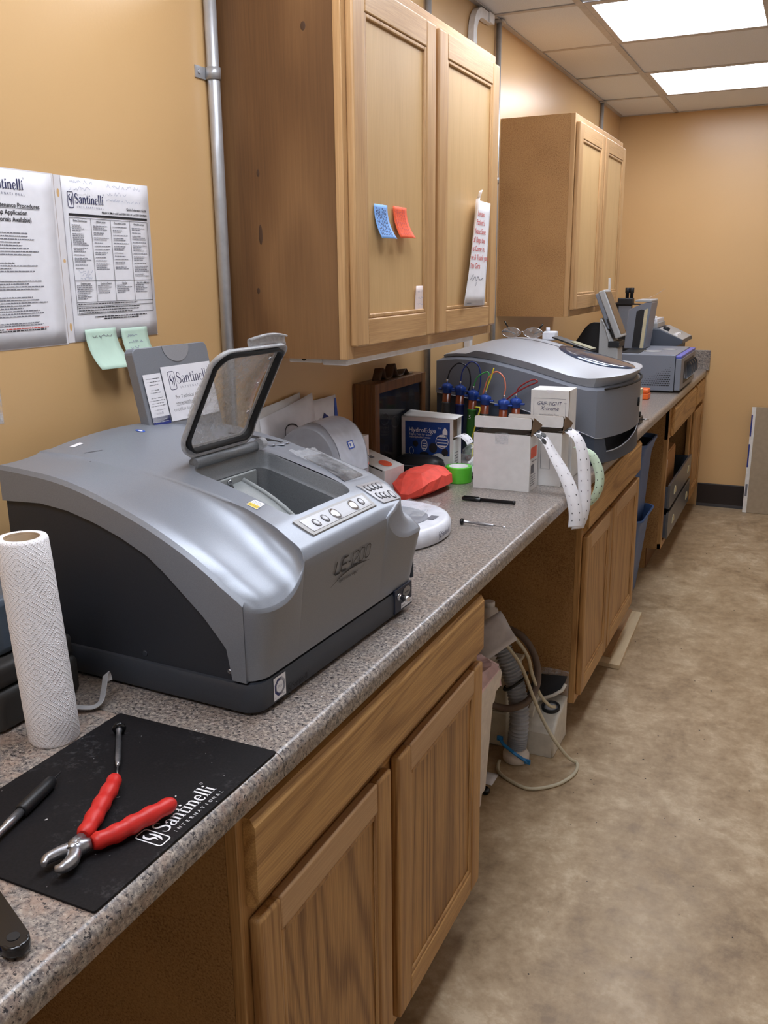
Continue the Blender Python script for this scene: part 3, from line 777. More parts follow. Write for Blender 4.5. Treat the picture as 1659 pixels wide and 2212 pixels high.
# pale splash guard and wedge inside the chamber
m = MB(); rows = []
for j_ in range(9):
    f = j_/8; rows.append([Vector((lerp(-.226, -.066, f), lerp(.188+.0*f, lerp(.300, .318, f), i_/6), lerp(.272, .150, f)+.016*math.sin(PI*f)*(i_/6)-.004*(1-i_/6))) for i_ in range(7)])
m.grid(rows); q = part('splash_guard', m, 'chamber_plastic', ch); solidify(q, .003)
m = MB(); m.tube([tuple(r_[-1]+Vector((0, .001, .002))) for r_ in rows], .0045, 8); part('guard_edge', m, 'chamber_plastic', ch)
m = MB(); m.box(OX0+.012, OX0+.017, .20, .345, .20, .285, .003); part('rear_plate', m, 'chamber_plastic', ch)
for y, z in ((.225, .272), (.262, .277)):
    m = MB(); m.lathe([(.0055, 0), (.0045, .003)], (OX0+.017, y, z), 14, (1, 0, 0)); part('bolt', m, 'chrome', ch)
m = MB(); m.tube(spline([(OX0+.02, .262, .272), (OX0+.03, .266, .25), (OX0+.034, .272, .225), (OX0+.036, .27, .20)], 5), .0035); part('hose', m, 'gasket', ch)
m = MB(); m.lathe([(.011, -.02), (.0125, -.016), (.0125, .022), (.009, .026)], (-.095, .236, .188), 18, (0.5, .8, .2)); part('spindle', m, 'chamber_dark', ch)
# lid: curved clear tray hinged at the rear of the opening
LA = math.atan2(.512-.325, -.16+.245)                      # leaning forward
H0 = Vector((-.246, 0, .326)); lu = Vector((math.cos(LA), 0, math.sin(LA))); ln = Vector((math.sin(LA), 0, -math.cos(LA)))   # ln: inner side, towards the room
LW0, LW1, LL = .168, .368, .204
def lidp(v, y, d): 
    bow = .016*math.sin(PI*max(0, min(1, v/LL)))-.010*(v/LL)**2
    return H0+lu*v+Vector((0, y, 0))-ln*(d+bow)
def lid_loop(ins, d, n=7): return [lidp(a, b, d) for a, b in rrect(0.004+ins, LL-ins, LW0+ins, LW1-ins, .03-ins*.5, n)]
lid = None
N = 14
rows = []
for j in range(N+1):
    v = .012+(LL-.024)*j/N
    e = max(0, (v-(LL-.040))/.028); ex = .020*(1-math.sqrt(max(0, 1-min(1, e)**2)))
    e2 = max(0, (.036-v)/.024); ex = max(ex, .016*(1-math.sqrt(max(0, 1-min(1, e2)**2))))
    rows.append([lidp(v, lerp(LW0+.012+ex, LW1-.012-ex, i/10), .012) for i in range(11)])
m = MB(); m.grid(rows)
lid = part('lid', m, 'dusty_clear_plastic', edger); solidify(lid, .003)
m = MB(); m.loft([lid_loop(.016, .010), lid_loop(.0155, .0125), lid_loop(.003, .0125), lid_loop(0, .010), lid_loop(.0, .002), lid_loop(.003, .002), lid_loop(.003, .0085), lid_loop(.016, .010)], caps=(False, False)); part('lid_rim', m, 'clear_rim', lid)
m = MB(); m.loft([lid_loop(.0085, .009), lid_loop(.0085, -.002), lid_loop(.0125, -.002), lid_loop(.0125, .009)], caps=(False, False)); part('gasket', m, 'gasket', lid)
m = MB(); rows = []
for j in range(6):
    d = [.004, .008, .011, .012, .010, .006][j]; v = LL-.006+[0, .004, .009, .013, .015, .015][j]
    rows.append([lidp(LL, 0, 0)*0+H0+lu*(v+.006*math.sin(PI*i/10))-ln*(d-.002)+Vector((0, lerp(.255, .362, i/10), 0)) for i in range(11)])
m.grid(rows); hd = part('lid_handle', m, 'clear_rim', lid); solidify(hd, .003)
m = MB(); m.lathe([(.010, -.075), (.010, .10)], (-.247, .27, .321), 16, (0, 1, 0)); part('hinge_barrel', m, 'chamber_dark', lid)
m = MB(); m.lathe([(.011, 0), (.011, .014), (.008, .017)], (-.24, .372, .325), 16, (0, 1, 0)); part('hinge_cap', m, 'clear_rim', lid)
for v, y in ((.165, .352), (.11, .356), (.055, .352)):
    m = MB(); m.lathe([(.004, 0), (.003, .004)], lidp(v, y, .0155), 10, ln); part('rivet', m, 'steel', lid)

# ---- things printed on and set into the shell
def onTop(off): return lambda a, b: (a, b, topz(a, b)+off)
def quadmap(c, off, sub=True):
    """bilinear (u,v) in 0..1 over four (x,y) corners, laid on the shell"""
    def fn(u, v):
        x = (1-u)*(1-v)*c[0][0]+u*(1-v)*c[1][0]+u*v*c[2][0]+(1-u)*v*c[3][0]
        y = (1-u)*(1-v)*c[0][1]+u*(1-v)*c[1][1]+u*v*c[2][1]+(1-u)*v*c[3][1]
        return surfp(x, y, off)
    return fn
def surfp(x, y, off):
    if x <= XF-.014: return Vector((pl(x, y), y, topz(x, y)+off))
    a = min(1, (x-XF+.014)/.014); z = lerp(topz(XF-.014, y), topz(XF, y)-.010, a**1.2)
    return Vector((x+off*.7, y, z+off*.7))
def slab(name, c, off, th, mat, par, n=10, rad=0.0):
    """a thin plate following the shell"""
    m = MB(); fn = quadmap(c, off); f2 = quadmap(c, off-th)
    rows = [[fn(i/n, j/n) for i in range(n+1)] for j in range(n+1)]; m.grid(rows)
    edge = [(i/n, 0) for i in range(n)]+[(1, j/n) for j in range(n)]+[(1-i/n, 1) for i in range(n)]+[(0, 1-j/n) for j in range(n)]
    m.loft([[fn(*e) for e in edge], [f2(*e) for e in edge]], True, (False, False), False)
    return part(name, m, mat, par)
CP = [(-.036, .165), (-.0015, .172), (-.0015, .380), (-.033, .389)]      # front control strip: rear-near, front-near, front-far, rear-far
cp = slab('control_strip', CP, .0028, .003, 'pad_frame', edger, 14)
def inset(c, a, b=None):
    b = a if b is None else b
    f = lambda u, v: tuple((1-u)*(1-v)*c[0][k]+u*(1-v)*c[1][k]+u*v*c[2][k]+(1-u)*v*c[3][k] for k in (0, 1))
    return [f(a, b), f(1-a, b), f(1-a, 1-b), f(a, 1-b)]
slab('membrane', inset(CP, .14, .05), .0036, .001, 'button_pad', cp, 14)
def buttons(c, spots, par, off):
    fn = quadmap(c, off)
    for u, v, ru, rv in spots:
        m = MB(); n = 14
        loops = [[fn(u+ru*s*math.cos(2*PI*i/n), v+rv*s*math.sin(2*PI*i/n))+Vector((0, 0, h)) for i in range(n)] for s, h in ((1, -.0005), (.9, .0012), (.6, .0017))]
        m.loft(loops, True, (False, True)); b_ = part('button', m, 'steel' if ru > .25 else 'button_pad', par)
        m = MB(); m.tube([fn(u+ru*1.08*math.cos(2*PI*i/n), v+rv*1.08*math.sin(2*PI*i/n))+Vector((0, 0, .0004)) for i in range(n)], .0006, 5, True); part('ring', m, 'ink_black' if ru <= .25 else 'pad_frame', b_)
buttons(CP, [(.55, .17, .20, .030), (.52, .30, .20, .030), (.52, .45, .30, .045), (.50, .73, .30, .045), (.48, .86, .20, .030)], cp, .0036)
PD = [(-.054, .402), (-.001, .408), (.000, .470), (-.056, .492)]
pd = slab('keypad', PD, .0022, .003, 'button_pad', edger, 12)
buttons(PD, [(.28, .18, .13, .07), (.28, .36, .13, .07), (.28, .54, .13, .07), (.28, .72, .13, .07), (.68, .22, .13, .07), (.70, .40, .13, .07), (.72, .58, .13, .07), (.76, .84, .17, .09)], pd, .0024)
SC = [(-.190, .445), (-.074, .396), (-.080, .476), (-.190, .512)]
sc = slab('screen', SC, .0022, .003, 'screen_glass', edger, 12)
m = MB(); fn = quadmap([(-.212, .428), (-.068, .388), (-.070, .486), (-.208, .517)], .004)
rnd = random.Random(3)
m.grid([[fn(i/14, j/10)+Vector((0, 0, .0006*rnd.random()+(.007*max(0, (4-i)/4)*rnd.random()))) for i in range(15)] for j in range(11)]); part('protective_film', m, 'clear_film', sc)
# small function buttons and vent slots further back
for x, y, r in ((-.268, .452, .008), (-.266, .478, .011), (-.270, .502, .008)):
    m = MB(); n = 18
    m.loft([[(x+r*s*math.cos(2*PI*i/n), y+r*s*math.sin(2*PI*i/n), topz(x, y)+h) for i in range(n)] for s, h in ((1.0, .0002), (.9, .0018), (.5, .002))], True, (False, True)); b_ = part('button', m, 'silver_plastic', edger)
    m = MB(); m.tube([(x+r*1.1*math.cos(2*PI*i/n), y+r*1.1*math.sin(2*PI*i/n), topz(x, y)+.0009) for i in range(n)], .0006, 5, True); part('ring', m, 'ink_grey', b_)
for k in range(2):
    c = [(-.365+.02*k, .448+.026*k), (-.290+.02*k, .482+.018*k), (-.290+.02*k, .492+.018*k), (-.365+.02*k, .458+.026*k)]
    slab('vent_slot', c, .0012, .002, 'gasket', edger, 4)
# caution sticker
a = Art(); ST = [(-.1085, .1455), (-.1085, .170), (-.0905, .172), (-.088, .1455)]
a.mi = 0; a.rect(0, 0, 1, 1); a.mi = 1; a.rect(.04, .03, .96, .45); a.mi = 2
r_ = random.Random(5)
for k in range(3): a.words(.08, .92, .52+.15*k, .07, r_)
a.mi = 3; a.text('CAUTION', .5, .14, .26, 'CENTER')
fq = quadmap(ST, .0008)
part_s = a.place('caution_sticker', ['white_paper', 'sticker_yellow', 'ink_grey', 'ink_black'], edger, lambda u, v: fq(1-v, u) if False else fq(v, u))
# maker's dot, scratches and tape on the rear of the top
a = Art(); a.mi = 0; a.disc(-.4305, .274, .010, 18, .007); a.mi = 1; a.disc(-.4305, .274, .005, 14, .0035)
a.place('maker_emblem', ['logo_blue', 'ink_white'], edger, onTop(.0008))
a = Art(); a.stroke([(-.416, .1203), (-.402, .1477)], .002); a.rect(-.384, .098, -.381, .101); a.place('scratch', 'ink_grey', edger, onTop(.0008))
a = Art(); a.rect(-.457, .128, -.448, .152); a.place('tape_scrap', 'white_paper', edger, onTop(.0008))
# front lettering
def fr_map(u, v): return Vector((XF*(v-.0545)/(.204-.0545)+.0012, u, v))
a = Art(); q = lambda pts: [(.205+.105*u, .155+.027*v) for u, v in pts]
SL = -.00                                                                    # the name in thin drawn strokes
def st(pts, w=.0022, sm=0): a.stroke(q(pts), w, sm)
st([(.06, 1.0), (.0, .25), (.03, .18), (.17, .18)], .0030)
st([(.40, 1.0), (.27, 1.0), (.23, .9), (.19, .25), (.22, .18), (.36, .18)], .0030); st([(.21, .6), (.36, .6)], .0030)
st([(.42, .56), (.48, .56)], .0022)
st([(.52, .18), (.57, 1.0), (.53, .92)], .0017)
st([(.60, .92), (.64, 1.0), (.73, 1.0), (.76, .85), (.72, .62), (.60, .40), (.57, .18), (.72, .18)], .0017)
for k in (0, 1):
    o = .78+.20*k-.02
    st([(o+.04, .92), (o+.08, 1.0), (o+.15, 1.0), (o+.18, .9), (o+.15, .28), (o+.11, .18), (o+.03, .18), (o+.01, .3), (o+.04, .92)], .0017)
a.stroke([(.194, .142), (.232, .153), (.276, .157), (.324, .153)], [.0004, .0022, .0034, .0005], 6)
a.text('hydrophobic edger', .222, .142, .008, shear=.2)
a.place('lettering', 'ink_black', edger, fr_map)
# base front: test sticker, embossed name, switch panel
def bf(off): return lambda u, v: Vector((.0022+off, u, v))
a = Art(); a.mi = 0; a.rect(.040, .012, .072, .048); a.mi = 1
a.stroke([(.0565+.0125*math.cos(PI*k/4+PI/8), .0305+.0125*math.sin(PI*k/4+PI/8)) for k in range(8)], .0052, 0, True); a.text('TUV', .0565, .0285, .0068, 'CENTER')
a.text('c', .0425, .0145, .005); a.text('us', .064, .0145, .005)
a.place('test_sticker', ['white_paper', 'navy_print'], bs, bf(.0005))
a = Art(); a.logo(.078, .012, .0065, False); a.place('lettering', 'ink_black', bs, bf(.0005))
m = MB(); m.box(0.0, .0045, .438, .510, .010, .056, .001); sp = part('switch_panel', m, 'navy_panel', edger)
m = MB(); m.lathe([(.0065, 0), (.0065, .003), (.004, .004), (.004, .010), (.0062, .012), (.0055, .022), (.003, .024)], (.0045, .452, .041), 16, (1, -.15, 0)); part('knob', m, 'chrome', sp)
a = Art(); a.mi = 0; a.disc(.486, .042, .016, 24, .0095); a.mi = 1; a.words(.477, .496, .039, .006, r_); a.mi = 2; a.rect(.462, .014, .508, .024); a.mi = 1; a.words(.465, .478, .017, .005, r_); a.words(.487, .505, .017, .005, r_)
a.place('badge', ['pad_frame', 'ink_grey', 'white_paper'], sp, lambda u, v: Vector((.0052, u, v)))
# ---- manual pocket standing at the rear of the top
PB = Vector((-.452, .325, .345)); PT = Vector((-.468, .308, .495))
pu = Vector((0.02, 1, 0)).normalized(); pv = (PT-PB); PH = pv.length; pv.normalize(); pn = pu.cross(pv)
def pk(u, v, d=0): return PB+pu*u+pv*v+pn*d
W_ = .212
m = MB()
lo = rrect(0, W_, -.06, PH, .012, 4)
m.loft([[pk(a, b, -.02) for a, b in lo], [pk(a, b, -.001) for a, b in lo], [pk(a*.992+.001, b*.99, .0) for a, b in lo]], smooth=False)
pocket = part('manual_pocket', m, 'silver_band', edger)
m = MB(); m.loft([[pk(a, b, -.0005) for a, b in lo2], [pk(a, b, .0012) for a, b in lo2]] if (lo2 := [(.118+.038*math.cos(PI+PI*k/14), PH-.0005+.032*math.sin(PI+PI*k/14)) for k in range(15)]) else [], smooth=False); part('thumb_notch', m, 'button_pad', pocket)
a = Art(); a.mi = 0; x0 = .062
a.rect(x0, .006, .208, .112); a.mi = 1; a.logo(x0+.016, .077, .0135)
a.mi = 2; a.text('For Technical Assistance', x0+.024, .048, .0098, bold=.01); a.text('www.santinelli.com', x0+.022, .036, .0098, bold=.01, under=True); a.text('to utilize our Live Chat', x0+.012, .024, .0098, bold=.01); a.text('or', x0+.044, .010, .0088)
a.place('label', ['white_paper', 'ink_navy', 'ink_black'], pocket, lambda u, v: pk(u, v, .0016))
a = Art(); a.mi = 0; a.rect(.010, .010, .058, .102); a.mi = 1; a.rect(.010, .004, .058, .020); a.mi = 2
r_ = random.Random(9)
for k, (yy, f) in enumerate(((.092, .9), (.086, .95), (.080, .6), (.070, .55), (.065, .7), (.055, .75), (.050, 1), (.045, .8), (.040, 1), (.032, .7))): a.words(.034-.02*f, .034+.02*f, yy, .0028, r_)
a.mi = 3; a.logo(.016, .0245, .0031, False); a.mi = 4
for yy in (.014, .009): a.words(.016, .052, yy, .0024, r_)
a.place('card', ['white_paper', 'navy_print', 'ink_grey', 'ink_navy', 'ink_white'], pocket, lambda u, v: pk(u, v, .0022))

# ================================================================ PAPERS ON THE LEFT WALL
plain('sleeve_film', (226, 222, 224), 0.12, grain=0.01); plain('mint_paper', (200, 226, 208), 0.7, grain=0.02)
plain('blue_paper', (132, 176, 236), 0.7, grain=0.02); plain('orange_paper', (240, 98, 56), 0.7, grain=0.02); plain('pink_paper', (232, 214, 208), 0.7, grain=0.02)
def wallmap(y0, z0, x=0.0): return lambda u, v: (x, y0+u, z0+v)
def sheet_mesh(y0, y1, z0, z1, x, bow, O):
    """a sheet of paper that stands a little off the wall"""
    m = MB(O); rows = [[(x+bow*math.sin(PI*i/8)*(0.4+0.6*j/10)+0.0006, lerp(y0, y1, i/8), lerp(z0, z1, j/10)) for i in range(9)] for j in range(11)]
    m.grid(rows); return m
# sheet with the maintenance procedures (cut by the left frame edge)
O = (0.0, 0.30, 1.4213); t = thing('printed_sheet', 'white maintenance sheet in a clear sleeve, leftmost on the ochre wall', 'paper', O)
m = sheet_mesh(0.178, 0.412, 1.4213, 1.7115, 0.0015, 0.0, O); p = part('page', m, 'white_paper', t); solidify(p, .0008)
a = Art(); r_ = random.Random(11); Z = 1.4213
a.mi = 0; a.logo(.2505, 1.657, .0108, False)
for i, ch in enumerate('INTERNATIONAL'): a.text(ch, .2725+.0060*i, 1.6475, .0055)
a.mi = 1
a.text('Recommended Maintenance Procedures', .378, 1.628, .0108, 'RIGHT', bold=.012, under=True); a.text('Pump Application', .349, 1.6165, .0108, 'RIGHT', bold=.012); a.text('(Video Tutorials Available)', .357, 1.6050, .0108, 'RIGHT', bold=.012)
a.mi = 2
for zz, xe in ((1.586, .345), (1.581, .345), (1.576, .358), (1.571, .325), (1.566, .33), (1.561, .345), (1.556, .365), (1.551, .348), (1.537, .31), (1.5325, .36), (1.528, .303), (1.5235, .352), (1.507, .365), (1.5025, .336), (1.498, .37), (1.4935, .358), (1.480, .342), (1.4755, .356), (1.471, .375), (1.4665, .334), (1.462, .318), (1.4575, .355), (1.453, .363), (1.4485, .353), (1.437, .35), (1.4335, .358)):
    a.words(.20, xe, zz, .0026, r_)
a.mi = 3; a.words(.275, .372, 1.428, .003, r_); a.mi = 1; a.words(.20, .27, 1.428, .003, r_); a.words(.20, .365, 1.4245, .003, r_)
a.place('print', ['ink_navy', 'ink_black', 'ink_grey', 'ink_red'], t, lambda u, v: (.0034, u-O[1], v+.024-O[2]))
m = MB(O); m.box(0.0004, 0.0009, .175, .4185, 1.4185, 1.714); part('sleeve', m, 'sleeve_film', t)
# quick reference sheet in a punched sleeve
O = (0.0, 0.55, 1.4228); t = thing('printed_sheet', 'white quick-reference chart in a punched clear sleeve with mint notes hanging below', 'paper', O)
m = sheet_mesh(0.435, 0.671, 1.4228, 1.7124, 0.0018, 0.0, O); p = part('page', m, 'white_paper', t); solidify(p, .0008)
m = MB(O); m.box(0.0004, 0.0009, .4195, .674, 1.4205, 1.713); sl = part('sleeve', m, 'sleeve_film', t)
for zz in (1.683, 1.566, 1.449):
    a = Art(); a.disc(.4275, zz, .0032, 14, .0075 if zz != 1.566 else .0032); a.place('punch_hole', 'ochre_paint', sl, lambda u, v: (.0012, u-O[1], v-O[2]))
a = Art(); a.mi = 0; a.logo(.447, 1.640, .0105)
a.mi = 1
a.text('Quick Reference Guide', .662, 1.634, .0062, 'RIGHT', bold=.02); a.text('Model: iceMini with Lex1000/1200 or Le1000/1200/9000', .662, 1.625, .0056, 'RIGHT', bold=.02)
X0, X1 = .446, .662
a.rect(X0, 1.6175, X1, 1.6215)
def hl_(z, w=.0008): a.rect(X0, z-w/2, X1, z+w/2)
def vl_(x, z0, z1, w=.0008): a.rect(x-w/2, z0, x+w/2, z1)
for z in (1.614, 1.503, 1.464, 1.4565, 1.442): hl_(z)
for x in (X0, .501, .554, .609, X1): vl_(x, 1.464, 1.614)
for x in (X0, X1): vl_(x, 1.442, 1.464)
for c_, x in enumerate((X0, .501, .554, .609)):
    a.mi = 1; a.text(('Single Vision Lenses', 'Bifocal Lenses', 'Progressive Lenses', 'Executive Lenses')[c_], x+.027, 1.608, .0044, 'CENTER', bold=.02, under=True)
    zz = 1.601; k = 0; a.mi = 2
    while zz > (1.522 if c_ < 3 else 1.508):
        a.words(x+.005, x+.05, zz, .0022, r_, r_.uniform(.45, .95)); zz -= .0032 if r_.random() < .5 else .0058
    zz = 1.4935; a.mi = 1; a.text(('Tracing a Lens', 'Tracing a Pattern', 'Size Set', 'Save Jobs to Memory')[c_], x+.027, 1.4965, .0044, 'CENTER', bold=.02, under=True); a.mi = 2
    while zz > (1.467 if c_ == 0 else 1.478):
        a.words(x+.004, x+.05, zz, .0022, r_, r_.uniform(.5, .95)); zz -= .0034
a.mi = 1
for zz in (1.4605, 1.4535, 1.449, 1.4445): a.words(X0+.003, X1-.02, zz-.0006, .0026, r_, r_.uniform(.75, 1))
for zz, w_ in ((1.4355, .075), (1.4315, .05)): a.words(.565-w_, .565+w_, zz, .003, r_)
a.mi = 3; a.scribble(.455, .515, 1.675, .006, r_, .0006); a.scribble(.453, .51, 1.663, .006, r_, .0006); a.scribble(.55, .65, 1.673, .006, r_, .0006); a.scribble(.552, .61, 1.660, .006, r_, .0006); a.scribble(.548, .645, 1.648, .005, r_, .0006)
a.scribble(.458, .495, 1.517, .005, r_, .0006); a.scribble(.464, .49, 1.511, .005, r_, .0006); a.scribble(.462, .493, 1.506, .004, r_, .0006)
a.place('print', ['ink_navy', 'ink_black', 'ink_grey', 'ink_pencil'], t, lambda u, v: (.0038, u-O[1], v+.028-O[2]))
# sticky notes: curled squares
def sticky(label, O, w, h, curl, mat, skew, ink, n_lines, rnd, ax='x', vert=False, group=None, x0=.003):
    """stuck along its top edge, bottom edge lifting towards the room"""
    t = thing('sticky_note', label, 'sticky note', O, 0, group)
    def P(u, v, off=0.0):
        s = 1-v/h; return Vector((x0+curl*s**2.2*(1+.35*skew*(u/w-.5))+off, u+skew*.010*s*s, v-h-(-.0)+curl*.18*s*s))
    m = MB(); m.grid([[P(w*i/6, h*j/10) for i in range(7)] for j in range(11)]); p = part('paper', m, mat, t); solidify(p, .0004)
    a = Art()
    for k in range(n_lines):
        if vert: 
            xx = w*(.12+.78*k/n_lines); yy = .1*h
            while yy < h*.88: a.rect(xx, yy, xx+w*.045, yy+h*rnd.uniform(.03, .08)); yy += h*rnd.uniform(.07, .11)
        else: a.scribble(w*.2, w*rnd.uniform(.5, .85), h*(.78-.16*k), h*.07, rnd, w*.012)
    a.place('handwriting', ink, t, lambda u, v: P(u, v, .0009))
    return t
sticky('mint green sticky note hanging from the chart, left of the pair', (0.0035, .4565, 1.4425), .084, .080, .030, 'mint_paper', 1.0, 'ink_grey', 1, random.Random(2))
sticky('mint green sticky note hanging from the chart, right of the pair', (0.0035, .5555, 1.4395), .078, .078, .026, 'mint_paper', .6, 'ink_pencil', 3, random.Random(4))
# scrap of clear tape at the far left
m = MB((0, .235, 1.33)); m.box(.0004, .0010, .19, .2495, 1.297, 1.364); solo('clear_card_sleeve', m, 'clear_film', 'empty clear sleeve taped on the ochre wall at the left edge', 'sleeve', (0, .235, 1.33))

# ---- papers on the near wall cabinet
DX = 0.3205
sticky('blue sticky note with handwriting on the cabinet door', (DX, 1.053, 1.690), .071, .077, .018, 'blue_paper', .9, 'ink_navy', 7, random.Random(6), vert=True)
sticky('orange sticky note beside the blue one on the cabinet door', (DX, 1.157, 1.691), .078, .074, .018, 'orange_paper', 1.0, 'ink_red', 6, random.Random(8), vert=True)
O = (DX, 1.325, 1.43); t = thing('paper_note', 'small pale pink note curling at the bottom of the near cabinet door', 'paper', O)
m = MB(O); m.grid([[(DX+.0012+.006*max(0, 1-i/2)**2*max(0, j/6-.4), 1.291+.072*i/6, 1.4295+.078*j/6) for i in range(7)] for j in range(7)]); p = part('paper', m, 'pink_paper', t); solidify(p, .0004)
a = Art(); r_ = random.Random(12)
for k in range(4): a.scribble(1.308, 1.355, 1.492-.016*k, .005, r_, .0007)
a.place('handwriting', 'ink_pencil', t, lambda u, v: (.0022, u-O[1], v-O[2]))
# the tall notice on the second door, its left third folded back
O = (0.328, 1.73, 1.45); t = thing('notice', 'tall white notice with red lettering taped to the cabinet door', 'paper', O)
X = 0.3292
def N_(u, v, off=0.0):     # u 0..1 across, v 0..1 up
    y = lerp(lerp(1.602, 1.672, v), lerp(1.812, 1.852, v), u); z = lerp(1.447, 1.742, v)-.004*u
    lift = .030*max(0, (.30-u)/.30)**1.5*(.35+.65*v)
    return Vector((X+lift+off-O[0], y-O[1], z-O[2]))
m = MB(); m.grid([[N_(i/12, j/10) for i in range(13)] for j in range(11)]); p = part('paper', m, 'white_paper', t); solidify(p, .0005)
m = MB(); m.grid([[N_(.0+.14*i/3, 1.0+.07*j/3)+Vector((.004*j/3, 0, 0)) for i in range(4)] for j in range(4)]); p2 = part('folded_corner', m, 'white_paper', t); solidify(p2, .0005)
a = Art()
for k, (s_, al) in enumerate((('e All Lenses', .62), ('The Patient\'s', .62), ('so Please Save', .66), ('small Bags the', .60), ('Lens Come in.', .50), ('time & Thank you,', .62), ('The Girls', .48))):
    a.text(s_, .16 if k not in (6,) else .24, .855-.083*k, .076, xs=1.35*(.68/max(.5, len(s_)*.052))*.52*1.5 if False else 1.55, bold=.004)
a.place('lettering', 'ink_red', t, lambda u, v: N_(u, v, .0012))
a = Art(); a.stroke([(.30, .245), (.42, .30), (.40, .24), (.50, .28), (.56, .24), (.62, .28), (.72, .25), (.86, .27)], .008, 4); a.stroke([(.52, .22), (.54, .19), (.6, .24)], .008, 3); a.rect(.22, .02, .42, .026)
a.place('signature', 'ink_grey', t, lambda u, v: N_(u, v, .0012))

# ================================================================ NEAR WORKTOP
def mat_black():
    t = NT('black_mat'); v = t.coord(); n = t.noise(v, 300, 3); d = t.noise(v, 9, 4, 0.7); s_ = t.noise(v, 170, 2, 0.6)
    c = t.ramp(n, [(0.3, srgb(16, 14, 16)), (0.7, srgb(26, 23, 25))])
    dust = t.math('MULTIPLY', t.ramp(d, [(0.52, (0, 0, 0, 1)), (0.75, (1, 1, 1, 1))]), t.ramp(s_, [(0.5, (0, 0, 0, 1)), (0.75, (1, 1, 1, 1))]))
    spk = t.ramp(t.noise(v, 110, 1, 0.4), [(0.775, (0, 0, 0, 1)), (0.80, (1, 1, 1, 1))])
    c2 = t.mix(t.math('MULTIPLY', dust, 0.35), c, srgb(150, 148, 150))
    t.col(t.mix(spk, c2, srgb(190, 188, 188))); t.set(rough=0.62, spec=0.2); MATS['black_mat'] = t.m
mat_black()
MO = (0.504, -0.1085, 0.9142); t = thing('bench_mat', 'black rectangular bench mat with a white logo on the near worktop', 'mat', MO, math.radians(-.3))
m = MB(); m.prism(rrect(-.136, .134, -.174, .174, .003, 2), 'z', 0, .0028, bev=.0006); part('pad', m, 'black_mat', t)
a = Art(); a.logo(0, 0, .0143)
a.place('lettering', 'ink_white', t, lambda u, v: (.1145-v, -.0595+u*.98, .0032))
MZ = 0.9142+.0030
plain('red_rubber', (206, 40, 34), 0.42, grain=0.03); plain('black_rubber', (24, 24, 26), 0.45); plain('black_gloss', (18, 18, 20), 0.2); plain('brushed_steel', (168, 168, 172), 0.32, 0.9, grain=0.08, gscale=200)
# precision screwdriver on the mat
def screwdriver(label, a, b, zc, headr=.0075, hl=.007, shaft=.0034, tipf=.70):
    A, B = Vector((a[0], a[1], zc)), Vector((b[0], b[1], zc-.001)); d = (B-A); L_ = d.length; d.normalize()
    O = ((a[0]+b[0])/2, (a[1]+b[1])/2, zc-headr); t = thing('precision_screwdriver', label, 'screwdriver', O)
    m = MB(O); m.lathe([(headr*.55, -hl*.5), (headr*.92, -hl*.4), (headr, 0), (headr*.92, hl*.4), (headr*.5, hl*.5)], A, 20, d); part('swivel_cap', m, 'black_gloss', t)
    m = MB(O); m.lathe([(shaft*.8, hl*.5), (shaft*1.25, hl*.7), (shaft*1.25, hl*1.2), (shaft, hl*1.4), (shaft, L_*.30), (shaft*1.12, L_*.31), (shaft*1.12, L_*tipf), (shaft*.95, L_*(tipf+.02)), (shaft*.95, L_*(tipf+.08)), (shaft*.55, L_*(tipf+.13))], A, 18, d); part('handle', m, 'brushed_steel', t)
    m = MB(O); m.lathe([(.0014, L_*(tipf+.12)), (.0012, L_*.985), (.0004, L_)], A, 10, d); part('blade', m, 'steel', t)
screwdriver('steel precision screwdriver with black cap on the black mat', (.412, .016), (.4905, -.0785), MZ+.0085, .0095)
screwdriver('steel precision screwdriver lying on the bare worktop near the pen', (.474, 1.240), (.592, 1.2335), CT+.0085, .0085, tipf=.62)
# end cutting pliers
O = (.556, -.215, MZ); t = thing('pliers', 'end-cutting pliers with red rubber handles on the black mat', 'pliers', O)
zc = MZ+.0125
def handle(pts, rad):
    P = spline([(x, y, zc+dz) for x, y, dz in pts], 8); n = len(P)
    R = [1.16*interp(rad, i/(n-1))*(1+.07*math.sin(i*.95)) for i in range(n)]
    m = MB(O); m.tube(P, R, 14); return part('grip', m, 'red_rubber', t)
handle([(.5505, -.2035, 0), (.537, -.172, 0), (.524, -.142, .001), (.511, -.112, .001), (.4975, -.089, 0)], [(0, .0062), (.06, .0085), (.3, .0092), (.7, .0088), (.93, .0075), (.985, .0045), (1, .001)])
handle([(.5685, -.2090, 0), (.580, -.1845, 0), (.588, -.1605, .001), (.5965, -.132, .001), (.6025, -.1035, 0)], [(0, .0065), (.06, .0085), (.3, .0092), (.7, .0090), (.93, .0078), (.985, .0045), (1, .001)])
m = MB(O); m.tube([(.5505, -.206, zc), (.5545, -.219, zc), (.5600, -.232, zc)], [.0065, .0095, .0080], 10); part('arm', m, 'brushed_steel', t)
m = MB(O); m.tube([(.5675, -.210, zc), (.562, -.2185, zc), (.553, -.229, zc)], [.0065, .0095, .0078], 10); part('arm', m, 'brushed_steel', t)
m = MB(O); m.lathe([(.0055, -.0085), (.0055, .0075), (.004, .0085)], (.558, -.222, zc), 18); part('pivot', m, 'steel', t)
for pts, r in (([(.5625, -.229, zc), (.5705, -.243, zc), (.5700, -.255, zc), (.5640, -.2605, zc)], [.0080, .0078, .0066, .0035]), ([(.5530, -.228, zc), (.5465, -.240, zc), (.5435, -.2515, zc), (.5475, -.2600, zc)], [.0078, .0072, .0060, .0032])):
    m = MB(O); m.tube(spline(pts, 5), [interp([(0, r[0]), (.33, r[1]), (.66, r[2]), (1, r[3])], i/15) for i in range(16)], 10); part('jaw', m, 'brushed_steel', t)
